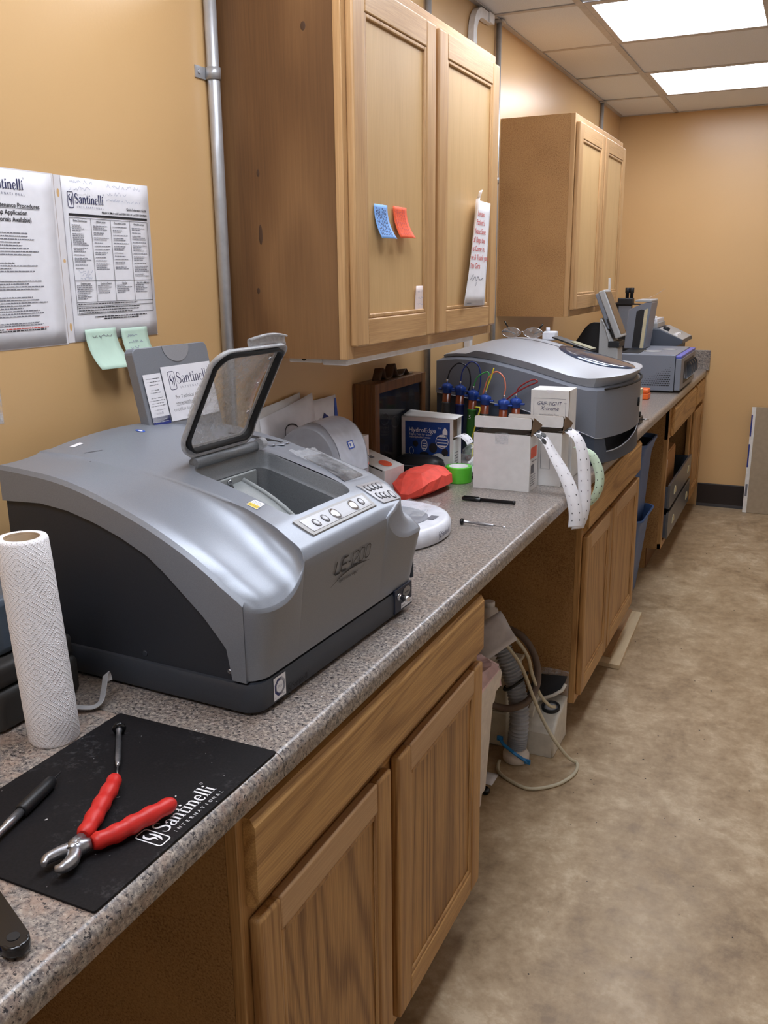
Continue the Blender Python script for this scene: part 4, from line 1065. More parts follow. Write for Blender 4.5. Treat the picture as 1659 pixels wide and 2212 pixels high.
# knife-like hobby tool at the left
O = (.443, -.19, MZ); t = thing('hobby_tool', 'thin steel hand tool with black foam grip at the left of the mat', 'hand tool', O)
A, B = Vector((.4255, -.121, MZ+.0085)), Vector((.4535, -.2345, MZ+.0085)); d = (B-A).normalized()
m = MB(O); m.lathe([(.003, 0), (.0075, .006), (.0085, .02), (.0085, .070), (.007, .073)], A, 18, d); part('grip', m, 'black_rubber', t)
m = MB(O); m.lathe([(.0055, .072), (.0055, .100), (.0045, .104), (.0045, .17), (.003, .20)], A, 16, d); part('shaft', m, 'brushed_steel', t)
m = MB(O); m.lathe([(.001, -.016), (.0012, 0), (.0012, .004)], A, 8, d); part('point', m, 'gasket', t)
# black lever handle at the lower left with a blue piece beside it
O = (.592, -.349, CT); t = thing('lever_tool', 'black oval-ended tool handle at the lower left edge of the worktop', 'hand tool', O, math.radians(-24))
m = MB(); prof = rrect(-.19, .030, -.0135, .0135, .0132, 8); m.prism(prof, 'z', .004, .016, bev=.004, seg=3); part('handle', m, 'black_gloss', t)
m = MB(); m.lathe([(.0062, 0), (.0062, .0006)], (.012, 0, .0160), 18); part('hanging_hole', m, 'gasket', t)
plain('blue_plastic', (38, 60, 170), 0.4)
m = MB(); m.prism(rrect(-.19, .006, -.028, -.0145, .006, 5), 'z', .0005, .012, bev=.003); part('blue_arm', m, 'blue_plastic', t)
# curled silver strip
O = (.315, .075, CT); m = MB(O)
m.tube(spline([(.285, .035, CT+.009), (.300, .046, CT+.008), (.315, .052, CT+.0065), (.326, .060, CT+.0065), (.331, .070, CT+.012), (.326, .083, CT+.024), (.322, .092, CT+.036), (.318, .099, CT+.041), (.316, .103, CT+.037), (.318, .103, CT+.028)], 6), 0, flat=(.0125, .0012))
plain('bright_strip', (206, 206, 208), 0.35, 0.4)
solo('metal_strip', m, 'bright_strip', 'thin curled silver metal strip beside the paper towel roll', 'strip', O)
# paper towel roll
def towel_mat():
    t = NT('paper_towel'); c = t.n('ShaderNodeTexCoord').outputs['UV']
    sep = t.n('ShaderNodeSeparateXYZ', {'Vector': c}); U, V = sep.outputs[0], sep.outputs[1]
    # nested diamonds of embossed dots
    def tri(x, f): return t.math('ABSOLUTE', t.math('SUBTRACT', t.math('MULTIPLY', t.math('FRACT', t.math('MULTIPLY', x, f)), 2.0), 1.0))
    dia = t.math('ADD', tri(U, 3.0), tri(V, 4.0)); rings = t.math('SINE', t.math('MULTIPLY', dia, 30.0))
    diff = t.math('SUBTRACT', tri(U, 3.0), tri(V, 4.0)); dots = t.math('SINE', t.math('MULTIPLY', diff, 60.0))
    h = t.math('MULTIPLY', t.math('MAXIMUM', rings, 0.0), t.math('ADD', t.math('MULTIPLY', dots, 0.5), 0.5))
    fine = t.noise(t.coord(), 500, 2)
    t.bump(t.math('ADD', h, t.math('MULTIPLY', fine, 0.4)), 0.45, 0.0028); t.col(srgb(246, 243, 245)); t.set(rough=0.9, spec=0.1)
    MATS['paper_towel'] = t.m
towel_mat(); plain('core_card', (150, 126, 98), 0.8)
def towel():
    O = (.331, -.024, CT+.0005); t = thing('paper_towel_roll', 'white embossed paper towel roll standing on the near worktop', 'paper towels', O)
    H, n = .288, 48; bm = bmesh.new(); uv = bm.loops.layers.uv.new('uv')
    lean = lambda z: Vector((-.026*z/H, .006*z/H, 0))
    prof = [(.0325, .0), (.0345, .004), (.0350, .05), (.0350, .15), (.0345, .25), (.0338, H-.004), (.0322, H), (.0232, H+.0), (.0225, H-.006), (.0225, .01)]
    rings = []
    for r, z in prof:
        rings.append([bm.verts.new(lean(z)+Vector((r*math.cos(2*PI*i/n)*(1+.02*math.cos(4*PI*i/n)*(z/H)), r*math.sin(2*PI*i/n), z))) for i in range(n)])
    for j in range(len(prof)-1):
        for i in range(n):
            k = (i+1) % n; f = bm.faces.new((rings[j][i], rings[j][k], rings[j+1][k], rings[j+1][i])); f.smooth = True
            f.material_index = 1 if j >= 7 else 0
            us = (i/n, (i+1)/n, (i+1)/n, i/n); vs = (prof[j][1]/H, prof[j][1]/H, prof[j+1][1]/H, prof[j+1][1]/H)
            for l, u_, v_ in zip(f.loops, us, vs): l[uv].uv = (u_, v_)
    me = bpy.data.meshes.new('sheets'); bm.to_mesh(me); bm.free(); me.materials.append(MATS['paper_towel']); me.materials.append(MATS['core_card'])
    link('sheets', me, t)
    m = MB(); m.loft([[lean(z)+Vector((r*math.cos(2*PI*i/32), r*math.sin(2*PI*i/32), z)) for i in range(32)] for r, z in ((.0223, .002), (.0223, H-.003), (.0208, H-.003), (.0208, .002))], True, (False, False)); part('cardboard_core', m, 'core_card', t)
towel()
# dark tool case behind the roll
O = (.20, .015, CT); t = thing('tool_case', 'dark grey hard tool case behind the paper towel roll at the left edge', 'case', O)
plain('dark_case', (52, 50, 48), 0.55); plain('smoky_lid', (82, 92, 104), 0.25)
m = MB(O); m.box(.06, .262, -.055, .105, CT+.001, CT+.062, .014, 4); part('body', m, 'dark_case', t)
m = MB(O); m.box(.064, .258, -.051, .101, CT+.063, CT+.098, .012, 4); part('lid', m, 'dark_case', t)
m = MB(O); m.box(.262, .270, .01, .05, CT+.05, CT+.078, .003); part('latch', m, 'gasket', t)
m = MB(O); m.box(.085, .235, -.02, .08, CT+.099, CT+.185, .012, 3); part('smoked_cover', m, 'smoky_lid', t)
# ball pen
O = (.464, 1.482, CT); t = thing('ball_pen', 'black capped pen lying on the worktop in front of the white box', 'pen', O)
A, B = Vector((.3866, 1.4786, CT+.0072)), Vector((.5408, 1.4854, CT+.0062)); d = (B-A).normalized()
m = MB(O); m.lathe([(.003, 0), (.0058, .004), (.0064, .03), (.0064, .054), (.006, .055)], A, 16, d); cpn = part('cap', m, 'black_gloss', t)
m = MB(O); m.box(.392, .436, 1.4775, 1.4815, CT+.0130, CT+.0150, .0008); part('clip', m, 'black_gloss', cpn)
m = MB(O); m.lathe([(.0052, .054), (.0052, .148), (.0056, .1485), (.0056, .154)], A, 16, d); part('barrel', m, 'black_rubber', t)

# ================================================================ MIDDLE OF THE WORKTOP
# ---- blocker: white round-fronted base with a grey domed tower
O = (.25, 1.10, CT); t = thing('lens_blocker', 'white and grey lens blocker with domed tower behind the big machine', 'machine', O)
plain('cool_white_plastic', (222, 224, 232), 0.35); plain('dome_grey', (150, 152, 160), 0.4); plain('dome_light', (198, 202, 214), 0.3)
def ice(ins, z):
    out = []
    for k in range(25):
        a = math.radians(-90+180*k/24); out.append((.30+(.185-ins)*math.cos(a)**.8 if math.cos(a) > 1e-6 else .30, 1.09+(.185-ins)*math.sin(a), z))
    return out+[(.085+ins, 1.275-ins, z), (.085+ins, .905+ins, z)]
m = MB(O); m.loft([ice(.006, CT+.0005), ice(0, CT+.006), ice(0, CT+.030), ice(.006, CT+.040), ice(.016, CT+.044)], smooth=True); bb = part('base', m, 'cool_white_plastic', t); bb.data.set_sharp_from_angle(angle=math.radians(50))
m = MB(O); m.prism([(.32+.115*math.cos(math.radians(a)), 1.09+.10*math.sin(math.radians(a))) for a in range(-90, 91, 15)]+[(.26, 1.19), (.26, .99)], 'z', CT+.0442, CT+.0462); part('tray_recess', m, 'dome_grey', t)
a = Art(); a.logo(0, 0, .0075, False)
a.place('lettering', 'ink_navy', bb, lambda u, v: (.30+.1865*math.cos((u-.035)/.186)**.8-O[0], 1.09+.1865*math.sin((u-.035)/.186)-O[1], .016+v))
a = Art(); a.text('ICE mini', 0, 0, .017)
a.place('lettering', 'ink_grey', bb, lambda u, v: (.30+.1868*math.cos((u+.052)/.186)**.8-O[0], 1.09+.1868*math.sin((u+.052)/.186)-O[1], .016+v))
a = Art(); a.mi = 0; a.rect(.43, 1.10, .45, 1.14); a.place('data_label', 'ink_grey', bb, lambda u, v: (u-O[0], v-O[1], .0448))
m = MB(O); m.grid([[(.25+.17*i/8, 1.08+.15*j/6, CT+.0475+.010*abs(math.sin(i*1.7+j*2.3))) for i in range(9)] for j in range(7)]); part('plastic_cover', m, 'clear_film', t)
# tower: profile in x-z, swept in y with rounded shoulders
TP = [(.058, CT+.113), (.058, CT+.19), (.066, CT+.222), (.092, CT+.250), (.126, CT+.266), (.160, CT+.266), (.192, CT+.250), (.214, CT+.220), (.225, CT+.185), (.228, CT+.15), (.228, CT+.113)]
TP = [tuple(p) for p in spline([(x, 0, z) for x, z in TP], 4)]
m = MB(O); loops = []
for y, s_ in ((1.030, .90), (1.036, .965), (1.048, .995), (1.07, 1), (1.17, 1), (1.192, .995), (1.204, .965), (1.210, .90)):
    loops.append([(.143+(p[0]-.143)*lerp(1, s_, .6), y, CT+.113+(p[2]-CT-.113)*lerp(1, s_, .5)) for p in TP])
m.loft(loops, True, (True, True)); tw_ = part('tower', m, 'dome_grey', t)
m = MB(O); m.box(.066, .228, 1.030, 1.210, CT+.042, CT+.112, .008, 3); part('lower_body', m, 'cool_white_plastic', t)
m = MB(O); m.box(.228, .2302, 1.055, 1.195, CT+.060, CT+.106, .001); part('window', m, 'navy_print', t)
def TT(u, v, off=0.0):   # top-front skin of the tower, u along the profile
    i = min(len(TP)-2, max(0, int(u*(len(TP)-1)))); f = u*(len(TP)-1)-i; p = Vector(TP[i]).lerp(Vector(TP[i+1]), f); d_ = Vector(TP[i+1])-Vector(TP[i]); n_ = Vector((d_.z, 0, -d_.x)).normalized()
    if n_.z < 0 and n_.x < 0: n_ = -n_
    n_ = Vector((-d_.z, 0, d_.x)).normalized()
    return Vector((p.x, lerp(1.042, 1.198, v), p.z))+n_*off-Vector(O)
m = MB(); m.grid([[TT(lerp(.30, .93, i/16), lerp(.06+.42*max(0, .5-i/16)*1.4, .97, j/8), .0012) for i in range(17)] for j in range(9)]); part('front_cover', m, 'dome_light', t)
a = Art(); a.mi = 0; a.rect(.70, .40, .755, .60); a.mi = 1; a.rect(.708, .43, .747, .57); a.mi = 0; a.rect(.718, .46, .738, .50); a.place('emblem', ['logo_blue', 'ink_white'], t, lambda u, v: TT(u, v, .0022))

# ---- printed cards leaning at the wall behind the blocker
def leaning(name, label, cat, y0, y1, z1, x0, x1, mat, th=.0015, artfn=None, mats=None, z0=CT, droop=0.0):
    O = (x0, (y0+y1)/2, z0); t = thing(name, label, cat, O); h = z1-z0
    def P(u, v, off=0.0): return Vector((lerp(x0, x1, v)+.004*math.sin(PI*u)*v-x0+off, lerp(y0, y1, u)-O[1], v*h-droop*(1-u)*v))
    m = MB(); m.grid([[P(i/8, j/8) for i in range(9)] for j in range(9)]); p = part('sheet', m, mat, t); solidify(p, th)
    if artfn:
        a = Art(); artfn(a); a.place('print', mats, t, lambda u, v: P(u, v, .0018+th/2))
    return t
leaning('card_sheet', 'plain white sheet standing highest behind the lid against the wall', 'paper', 1.00, 1.236, 1.232, .040, .008, 'white_card', droop=.02)
def gl(a):
    a.stroke([(.36, .62), (.38, .80), (.46, .84), (.60, .80), (.66, .70), (.62, .55)], .012, 4); a.stroke([(.36, .62), (.40, .52), (.52, .48)], .010, 3)
    a.stroke([(.05, .50), (.18, .55), (.34, .54), (.42, .46)], .014, 4)
leaning('card_sheet', 'white card printed with a dark eyeglass frame behind the domed tower', 'paper', 1.02, 1.286, 1.226, .050, .018, 'white_paper', artfn=gl, mats='ink_black', droop=.035)
def fl(a):
    a.mi = 0; a.text('Santinelli', .02, .74, .115, xs=.9, bold=.01); a.mi = 1; a.poly([(.42, .80), (.50, .86), (.68, .80), (.66, .55), (.44, .55)]); a.poly([(.68, .66), (.86, .76), (.86, .5), (.68, .5)]); a.mi = 2; a.poly([(.84, .75), (.93, .97), (.99, .97), (.99, .5), (.92, .5)])
    a.mi = 3; a.rect(.50, .62, .60, .68); a.rect(.5, .70, .52, .76)
leaning('leaflet', 'white folded leaflet with navy and blue shapes beside the wooden display case', 'paper', 1.262, 1.432, 1.203, .040, .012, 'white_paper', artfn=fl, mats=['ink_grey', 'navy_print', 'logo_blue', 'ink_white'])

# ---- boxes and small things
def cuboid(t, O, x0, x1, y0, y1, z0, z1, mat, name='body', bev=.0015):
    m = MB(O); m.box(x0, x1, y0, y1, z0, z1, bev); return part(name, m, mat, t)
plain('carton_inside', (120, 96, 72), 0.8); plain('tape_clear', (206, 206, 206), 0.15); plain('sticker_orange', (244, 96, 54), 0.55)
# carton with dense small print and a white cap standing on it
O = (.08, 1.41, CT); t = thing('medicine_box', 'small carton covered in fine blue print beside the display case', 'box', O)
cuboid(t, O, .044, .114, 1.376, 1.440, CT+.0005, CT+.178, 'white_card'); a = Art(); r_ = random.Random(21)
for k in range(22): a.words(.050, .113, CT+.168-.0075*k, .0038, r_, r_.uniform(.8, 1))
a.place('print', 'ink_navy', t, lambda u, v: (u-O[0], 1.3752-O[1], v-O[2]))
m = MB((.080, 1.405, CT+.178)); m.lathe([(.0125, .0005), (.013, .004), (.012, .024), (.010, .027)], (.080, 1.405, CT+.178), 20); m.box(.067, .081, 1.391, 1.403, CT+.182, CT+.200, .002)
solo('bottle_cap', m, 'white_plastic', 'white plastic cap standing on the carton of fine print', 'cap', (.080, 1.405, CT+.178))
# jar with silver lid
O = (.168, 1.285, CT); t = thing('jar', 'small jar with silver lid behind the screen of the big machine', 'jar', O)
plain('jar_glass', (120, 118, 112), 0.15)
m = MB(O); m.lathe([(.016, .0005), (.018, .004), (.018, .120), (.015, .133)], O, 24); part('glass', m, 'jar_glass', t)
m = MB(O); m.lathe([(.0195, .125), (.0200, .127), (.0200, .146), (.0185, .149), (.013, .149), (.012, .145)], O, 28); part('lid', m, 'steel', t)
# white box with round orange sticker
O = (.125, 1.52, CT); RZ = math.radians(-8); t = thing('carton', 'white carton with round orange sticker on its slanting top', 'box', O, RZ)
m = MB(); m.prism([(-.075, .0005), (.048, .0005), (.048, .074), (-.075, .110)], 'y', -.072, .034, bev=.0012); part('body', m, 'white_card', t)
fnT = lambda u, v: Vector((lerp(-.075, .048, u), lerp(-.072, .034, v), lerp(.1104, .0744, u)+.0008))
a = Art(); a.disc(.74, .50, .16, 24, .21); a.place('round_sticker', 'sticker_orange', t, fnT)
a = Art(); r_ = random.Random(5)
for k in range(3): a.words(.64, .84, .42+.07*k, .018, r_)
a.place('print', 'ink_red', t, lambda u, v: fnT(u, v)+Vector((0, 0, .0004)))
a = Art(); a.rect(.28, .40, .40, .58); a.place('code_patch', 'ink_grey', t, fnT)
m = MB(); m.prism([(-.070, .098), (-.070, .106), (.040, .0745), (.040, .072)], 'y', -.0735, -.0715); part('lid_gap', m, 'shadow_gap', t)
# wooden display case with glass front
O = (.04, 1.76, CT); t = thing('display_case', 'small dark oak display case with glass front against the wall', 'display case', O)
y0, y1, z0, z1, xd = 1.562, 1.955, CT+.0005, CT+.305, .066
cuboid(t, O, .012, xd, y0, y0+.016, z0, z1, 'dark_case_oak', 'side_panel'); cuboid(t, O, .012, xd, y1-.016, y1, z0, z1, 'dark_case_oak', 'side_panel')
cuboid(t, O, .012, xd, y0+.016, y1-.016, z1-.016, z1, 'dark_case_oak', 'top_panel'); cuboid(t, O, .012, xd, y0+.016, y1-.016, z0, z0+.016, 'dark_case_oak', 'bottom_panel'); cuboid(t, O, .004, .012, y0, y1, z0, z1, 'dark_case_oak', 'back_panel')
for a_, b_ in ((y0, y0+.030), (y1-.030, y1)): cuboid(t, O, xd, xd+.012, a_, b_, z0, z1, 'dark_case_oak', 'frame_stile')
for a_, b_ in ((z0, z0+.03), (z1-.03, z1)): cuboid(t, O, xd, xd+.012, y0+.03, y1-.03, a_, b_, 'dark_case_oak', 'frame_rail')
def glassm():
    t_ = NT('smoked_glass'); t_.col(srgb(60, 62, 66)); t_.set(rough=0.06, spec=0.6, alpha=0.45); MATS['smoked_glass'] = t_.m
glassm()
cuboid(t, O, xd+.003, xd+.006, y0+.03, y1-.03, z0+.03, z1-.03, 'smoked_glass', 'glass_pane', 0)
cuboid(t, O, .0122, .0145, y0+.016, y1-.016, z0+.016, z1-.016, 'charcoal_plastic', 'dark_lining', 0)
for k in range(4):
    m = MB(O); yy = 1.62+.08*k
    m.tube([(.045+.004*math.cos(a_), yy+.022*math.cos(a_), z0+.20-.02*k+.018*math.sin(a_)) for a_ in [2*PI*i/18 for i in range(18)]], .0015, 6, True); m.tube([(.045, yy+.022, z0+.20-.02*k), (.03, yy+.034, z0+.205-.02*k)], .0012, 6); part('sample_frame', m, 'brushed_steel', t)
m = MB((.045, 1.76, CT+.305)); m.grid([[(.030+.03*i/3, 1.64+.26*j/26, CT+.3065+.030*max(0, math.sin(j*.72))**1.3*(1+.5*math.sin(j*.21))+.003*i/3) for i in range(4)] for j in range(27)])
plain('dark_foil', (84, 62, 44), 0.6)
o = solo('corrugated_strip', m, 'dark_foil', 'dark crinkled strip lying on top of the wooden display case', 'strip', (.045, 1.76, CT+.305)); solidify(o, .001)
# HydroEdge carton
plain('deep_blue', (24, 64, 140), 0.45)
O = (.175, 1.76, CT); t = thing('pad_carton', 'white carton with blue pictorial label and torn opening at its right end', 'box', O)
x0, x1, y0, y1, z1 = .081, .258, 1.748, 1.818, CT+.184
m = MB(O); m.box(x0, x1-.0015, y0, y0+.0015, CT+.0005, z1); m.box(x0, x1, y1-.0015, y1, CT+.0005, z1); m.box(x0, x0+.0015, y0+.0015, y1-.0015, CT+.0005, z1); m.box(x0+.0015, x1, y0+.0015, y1-.0015, CT+.0005, CT+.002); part('body', m, 'white_card', t)
m = MB(O); m.grid([[(lerp(x0, x1+.006, i/8), lerp(y0, y1, j/4), z1+.0006+.012*(j/4)*(1-.7*i/8)) for i in range(9)] for j in range(5)]); q = part('top_flap', m, 'white_card', t); solidify(q, .0012)
m = MB(O); m.box(x1-.0015, x1, y0, y1-.002, CT+.0005, CT+.118); part('end_panel', m, 'white_card', t)
m = MB(O); m.box(x0+.01, x1-.012, y0+.006, y1-.006, CT+.003, z1-.006); part('inner_tray', m, 'carton_inside', t)
a = Art(); LX0, LX1, LZ0, LZ1 = .094, .246, CT+.066, CT+.172
a.mi = 0; a.rect(LX0, LZ0, LX1, LZ1); a.place('blue_label', 'deep_blue', t, lambda u, v: (u-O[0], y0-.0006-O[1], v-O[2]))
a = Art(); a.mi = 0; a.text('HydroEdge', LX0+.012, LZ1-.034, .0205, bold=.006); a.text('TM', LX0+.112, LZ1-.021, .007)
a.text('Edging Pads for Super', LX0+.014, LZ1-.044, .0088); a.text('Hydrophobic Lenses', LX0+.014, LZ1-.053, .0088)
a.poly([(LX1-.024, LZ1-.038), (LX1-.008, LZ1-.038), (LX1-.008, LZ1-.026), (LX1-.016, LZ1-.014), (LX1-.024, LZ1-.026)])
a.stroke([(LX0+.066+.010*math.cos(i*PI/8), LZ1-.074+.018*math.sin(i*PI/8)) for i in range(16)], .0018, 0, True); a.stroke([(LX0+.126+.021*math.cos(i*PI/8), LZ1-.060+.021*math.sin(i*PI/8)) for i in range(16)], .002, 0, True); a.stroke([(LX0+.022+.007*math.cos(i*PI/8), LZ1-.095+.012*math.sin(i*PI/8)) for i in range(16)], .0014, 0, True)
for k in range(4): a.rect(LX0+.060, LZ1-.087+.008*k, LX0+.072, LZ1-.084+.008*k); a.rect(LX0+.110, LZ1-.076+.010*k, LX0+.142, LZ1-.0725+.010*k)
a.mi = 1
for x, z, rx, rz in ((.036, .072, .009, .010), (.096, .082, .014, .016), (.066, .104, .016, .008), (.136, .094, .011, .012)): a.disc(LX0+x, LZ1-z, rx, 18, rz)
a.mi = 2; a.disc(.212, CT+.040, .040, 24, .034); a.mi = 3; a.text('C', .218, CT+.044, .013, bold=.02)
a.mi = 3
a.place('print', ['ink_white', 'ink_black', 'white_card', 'ink_black'], t, lambda u, v: (max(x0, min(u, x1))-O[0], y0-.0012-O[1], max(v, CT+.001)-O[2]))
a = Art(); r_ = random.Random(8)
for k in range(5): a.words(1.758, 1.80, CT+.075-.009*k, .005, r_, .8)
a.place('end_print', 'ink_grey', t, lambda u, v: (x1+.0006-O[0], u-O[1], v-O[2]))
def ribbon(name, label, cat, pts, w, mat, O, side, thick=.0004, group=None, holes=None, rolls=()):
    """paper strip along pts; side: width direction (or list)"""
    P = spline(pts, 8); n = len(P); m = MB(O); Sd = [Vector(side[min(len(side)-1, int(i/(n-1)*(len(side)-1)+.5))]) if isinstance(side, list) else Vector(side) for i in range(n)]
    if isinstance(side, list):
        Sd = []
        for i in range(n):
            f = i/(n-1)*(len(side)-1); k = min(int(f), len(side)-2); Sd.append(Vector(side[k]).lerp(Vector(side[k+1]), f-k).normalized())
    m.grid([[p+s_*w*(j/2-.5) for j in range(3)] for p, s_ in zip(P, Sd)])
    t = thing(name, label, cat, O, 0, group); q = part('strip', m, mat, t); solidify(q, thick)
    if holes:
        m = MB(O)
        for i in range(holes[0], n-2, holes[1]):
            for sgn in (-.26, .26):
                T = (P[i+1]-P[i-1]).normalized(); N_2 = T.cross(Sd[i]).normalized(); c = P[i]+Sd[i]*w*sgn
                for sg in (1, -1): m.faces([c+N_2*sg*.0006+T*.0022*math.cos(a_)*1.2+Sd[i]*.0014*math.sin(a_) for a_ in [2*PI*k/8 for k in range(8)]], [tuple(range(8))])
        part('slots', m, 'ink_black', t)['kind'] = 'stuff'
    for f, sgn in rolls:
        i = int(f*(n-1)); T = (P[min(n-1, i+1)]-P[max(0, i-1)]).normalized(); N_2 = T.cross(Sd[i]).normalized()
        if N_2.z < 0: N_2 = -N_2
        c = P[i]+Sd[i]*w*sgn; m = MB(O); m.loft([[c+N_2*h_+(T*math.cos(2*PI*k/18)+Sd[i]*math.sin(2*PI*k/18))*w*.24*s_ for k in range(18)] for s_, h_ in ((1, .0003), (1, .0016), (.85, .002))], True, (False, True)); part('foam_pad', m, 'black_rubber', t)
    return t
ribbon('pad_strip', 'short white strip of pads curling out of the blue-labelled carton', 'label strip', [(.246, 1.785, CT+.121), (.262, 1.783, CT+.128), (.278, 1.780, CT+.130), (.296, 1.776, CT+.120), (.305, 1.773, CT+.108)], .034, 'white_paper', (.27, 1.75, CT+.12), (.3, .9, .2), holes=(6, 10))
# black pouch
O = (.160, 1.704, CT); t = thing('glasses_pouch', 'black soft pouch lying in front of the blue-labelled carton', 'pouch', O)
m = MB(O); m.loft([[(.160+sx*(.082+.0*z_)*s_*(abs(math.cos(a_))**.6)*(1 if math.cos(a_) > 0 else -1), 1.704+.039*s_*(abs(math.sin(a_))**.6)*(1 if math.sin(a_) > 0 else -1), CT+z_) for a_ in [2*PI*i/28 for i in range(28)]] for (s_, z_, sx) in ((.9, .001, 1), (1, .008, 1), (1, .045, 1), (.93, .060, 1), (.7, .070, 1), (.3, .073, 1))]); part('pouch_body', m, 'black_rubber', t)
m = MB(O); m.tube([(.080, 1.685, CT+.045), (.11, 1.6645, CT+.045), (.21, 1.6645, CT+.045), (.240, 1.685, CT+.045)], .0016, 6); part('zip', m, 'ink_grey', t)
# silver wrapper by the pouch
m = MB((.155, 1.59, CT)); rnd = random.Random(4)
m.grid([[(.128+.055*i/8, 1.572+.038*j/8, CT+.002+.020*rnd.random()*math.sin(PI*i/8)*math.sin(PI*j/8)) for i in range(9)] for j in range(9)])
o = solo('foil_wrapper', m, 'bright_strip', 'crumpled silver wrapper between the white carton and the red pouch', 'wrapper', (.155, 1.59, CT)); solidify(o, .0006)
# red paper pouch
def red_pouch():
    O = (.246, 1.530, CT); m = MB(); plain('red_paper', (236, 80, 64), 0.7, grain=0.05, gscale=60)
    L_, W2, H2 = .120, .058, .074; rnd = random.Random(17); loops = []
    for k in range(9):
        f = k/8; y = lerp(-L_, L_, f); s_ = [.30, .80, .96, 1.0, 1.02, 1.0, .97, .84, .34][k]; hs = [.30, .72, .92, 1, 1.02, .98, .95, .82, .35][k]
        lp = []
        for a_ in range(8):
            ang = 2*PI*a_/8+PI/8; cx, cz = math.cos(ang), math.sin(ang)
            lp.append((W2*s_*(cx*1.12)+rnd.uniform(-.004, .004), y+rnd.uniform(-.005, .005), max(.0008, H2*hs*(.5+.55*cz)*1.0)+(rnd.uniform(-.003, .003) if cz > 0 else 0)))
        loops.append(lp)
    m.loft(loops, True, (True, True), False)
    o = solo('paper_pouch', m, 'red_paper', 'crumpled red paper pouch lying behind the big machine', 'pouch', O, math.radians(-6))
    return o
red_pouch()
# roll of green tape
O = (.294, 1.700, CT); t = thing('tape_roll', 'roll of bright green adhesive tape standing beside the red pouch', 'tape', O)
plain('green_tape', (96, 204, 60), 0.4)
m = MB(O); m.lathe([(.0300, .0005), (.040, .0005), (.0405, .003), (.0405, .047), (.040, .0495), (.0300, .0495)], O, 40, caps=(False, False)); part('tape', m, 'green_tape', t)
m = MB(O); m.lathe([(.0300, .0495), (.0300, .0005), (.0282, .0005), (.0282, .0495), (.0300, .0495)], O, 40, caps=(False, False)); part('core', m, 'white_card', t)
# plastic bag, crumpled tissue and black frame between the cartons
rnd = random.Random(23)
def crumple(name, c, r, h, mat, label, cat, n=14, k=10, jitter=.35, th=.0005, sq=(1, 1)):
    m = MB(c); loops = []
    for j in range(k):
        f = j/(k-1); rr = r*math.sin(PI*(.12+.86*f))**.7; z = c[2]+.0008+h*f
        loops.append([(c[0]+sq[0]*rr*math.cos(2*PI*i/n)*(1+jitter*(rnd.random()-.5)), c[1]+sq[1]*rr*math.sin(2*PI*i/n)*(1+jitter*(rnd.random()-.5)), z+(h*.10*(rnd.random()-.5) if 0 < j else 0)) for i in range(n)])
    m.loft(loops, True, (True, True), False); return solo(name, m, mat, label, cat, c)
crumple('plastic_bag', (.278, 1.868, CT), .040, .090, 'clear_film', 'small clear plastic bag beside the blue-labelled carton', 'bag', sq=(.9, 1.1))
crumple('crumpled_tissue', (.318, 1.790, CT), .026, .066, 'white_paper', 'crumpled white tissue tucked against the front white box', 'tissue', jitter=.5)
m = MB((.335, 1.745, CT)); m.tube([(.300, 1.752, CT+.003), (.345, 1.735, CT+.003), (.352, 1.752, CT+.003), (.310, 1.768, CT+.003)], .0022, 6, True); solo('black_wire_frame', m, 'black_gloss', 'small black wire frame lying beside the green tape roll', 'frame', (.335, 1.745, CT))
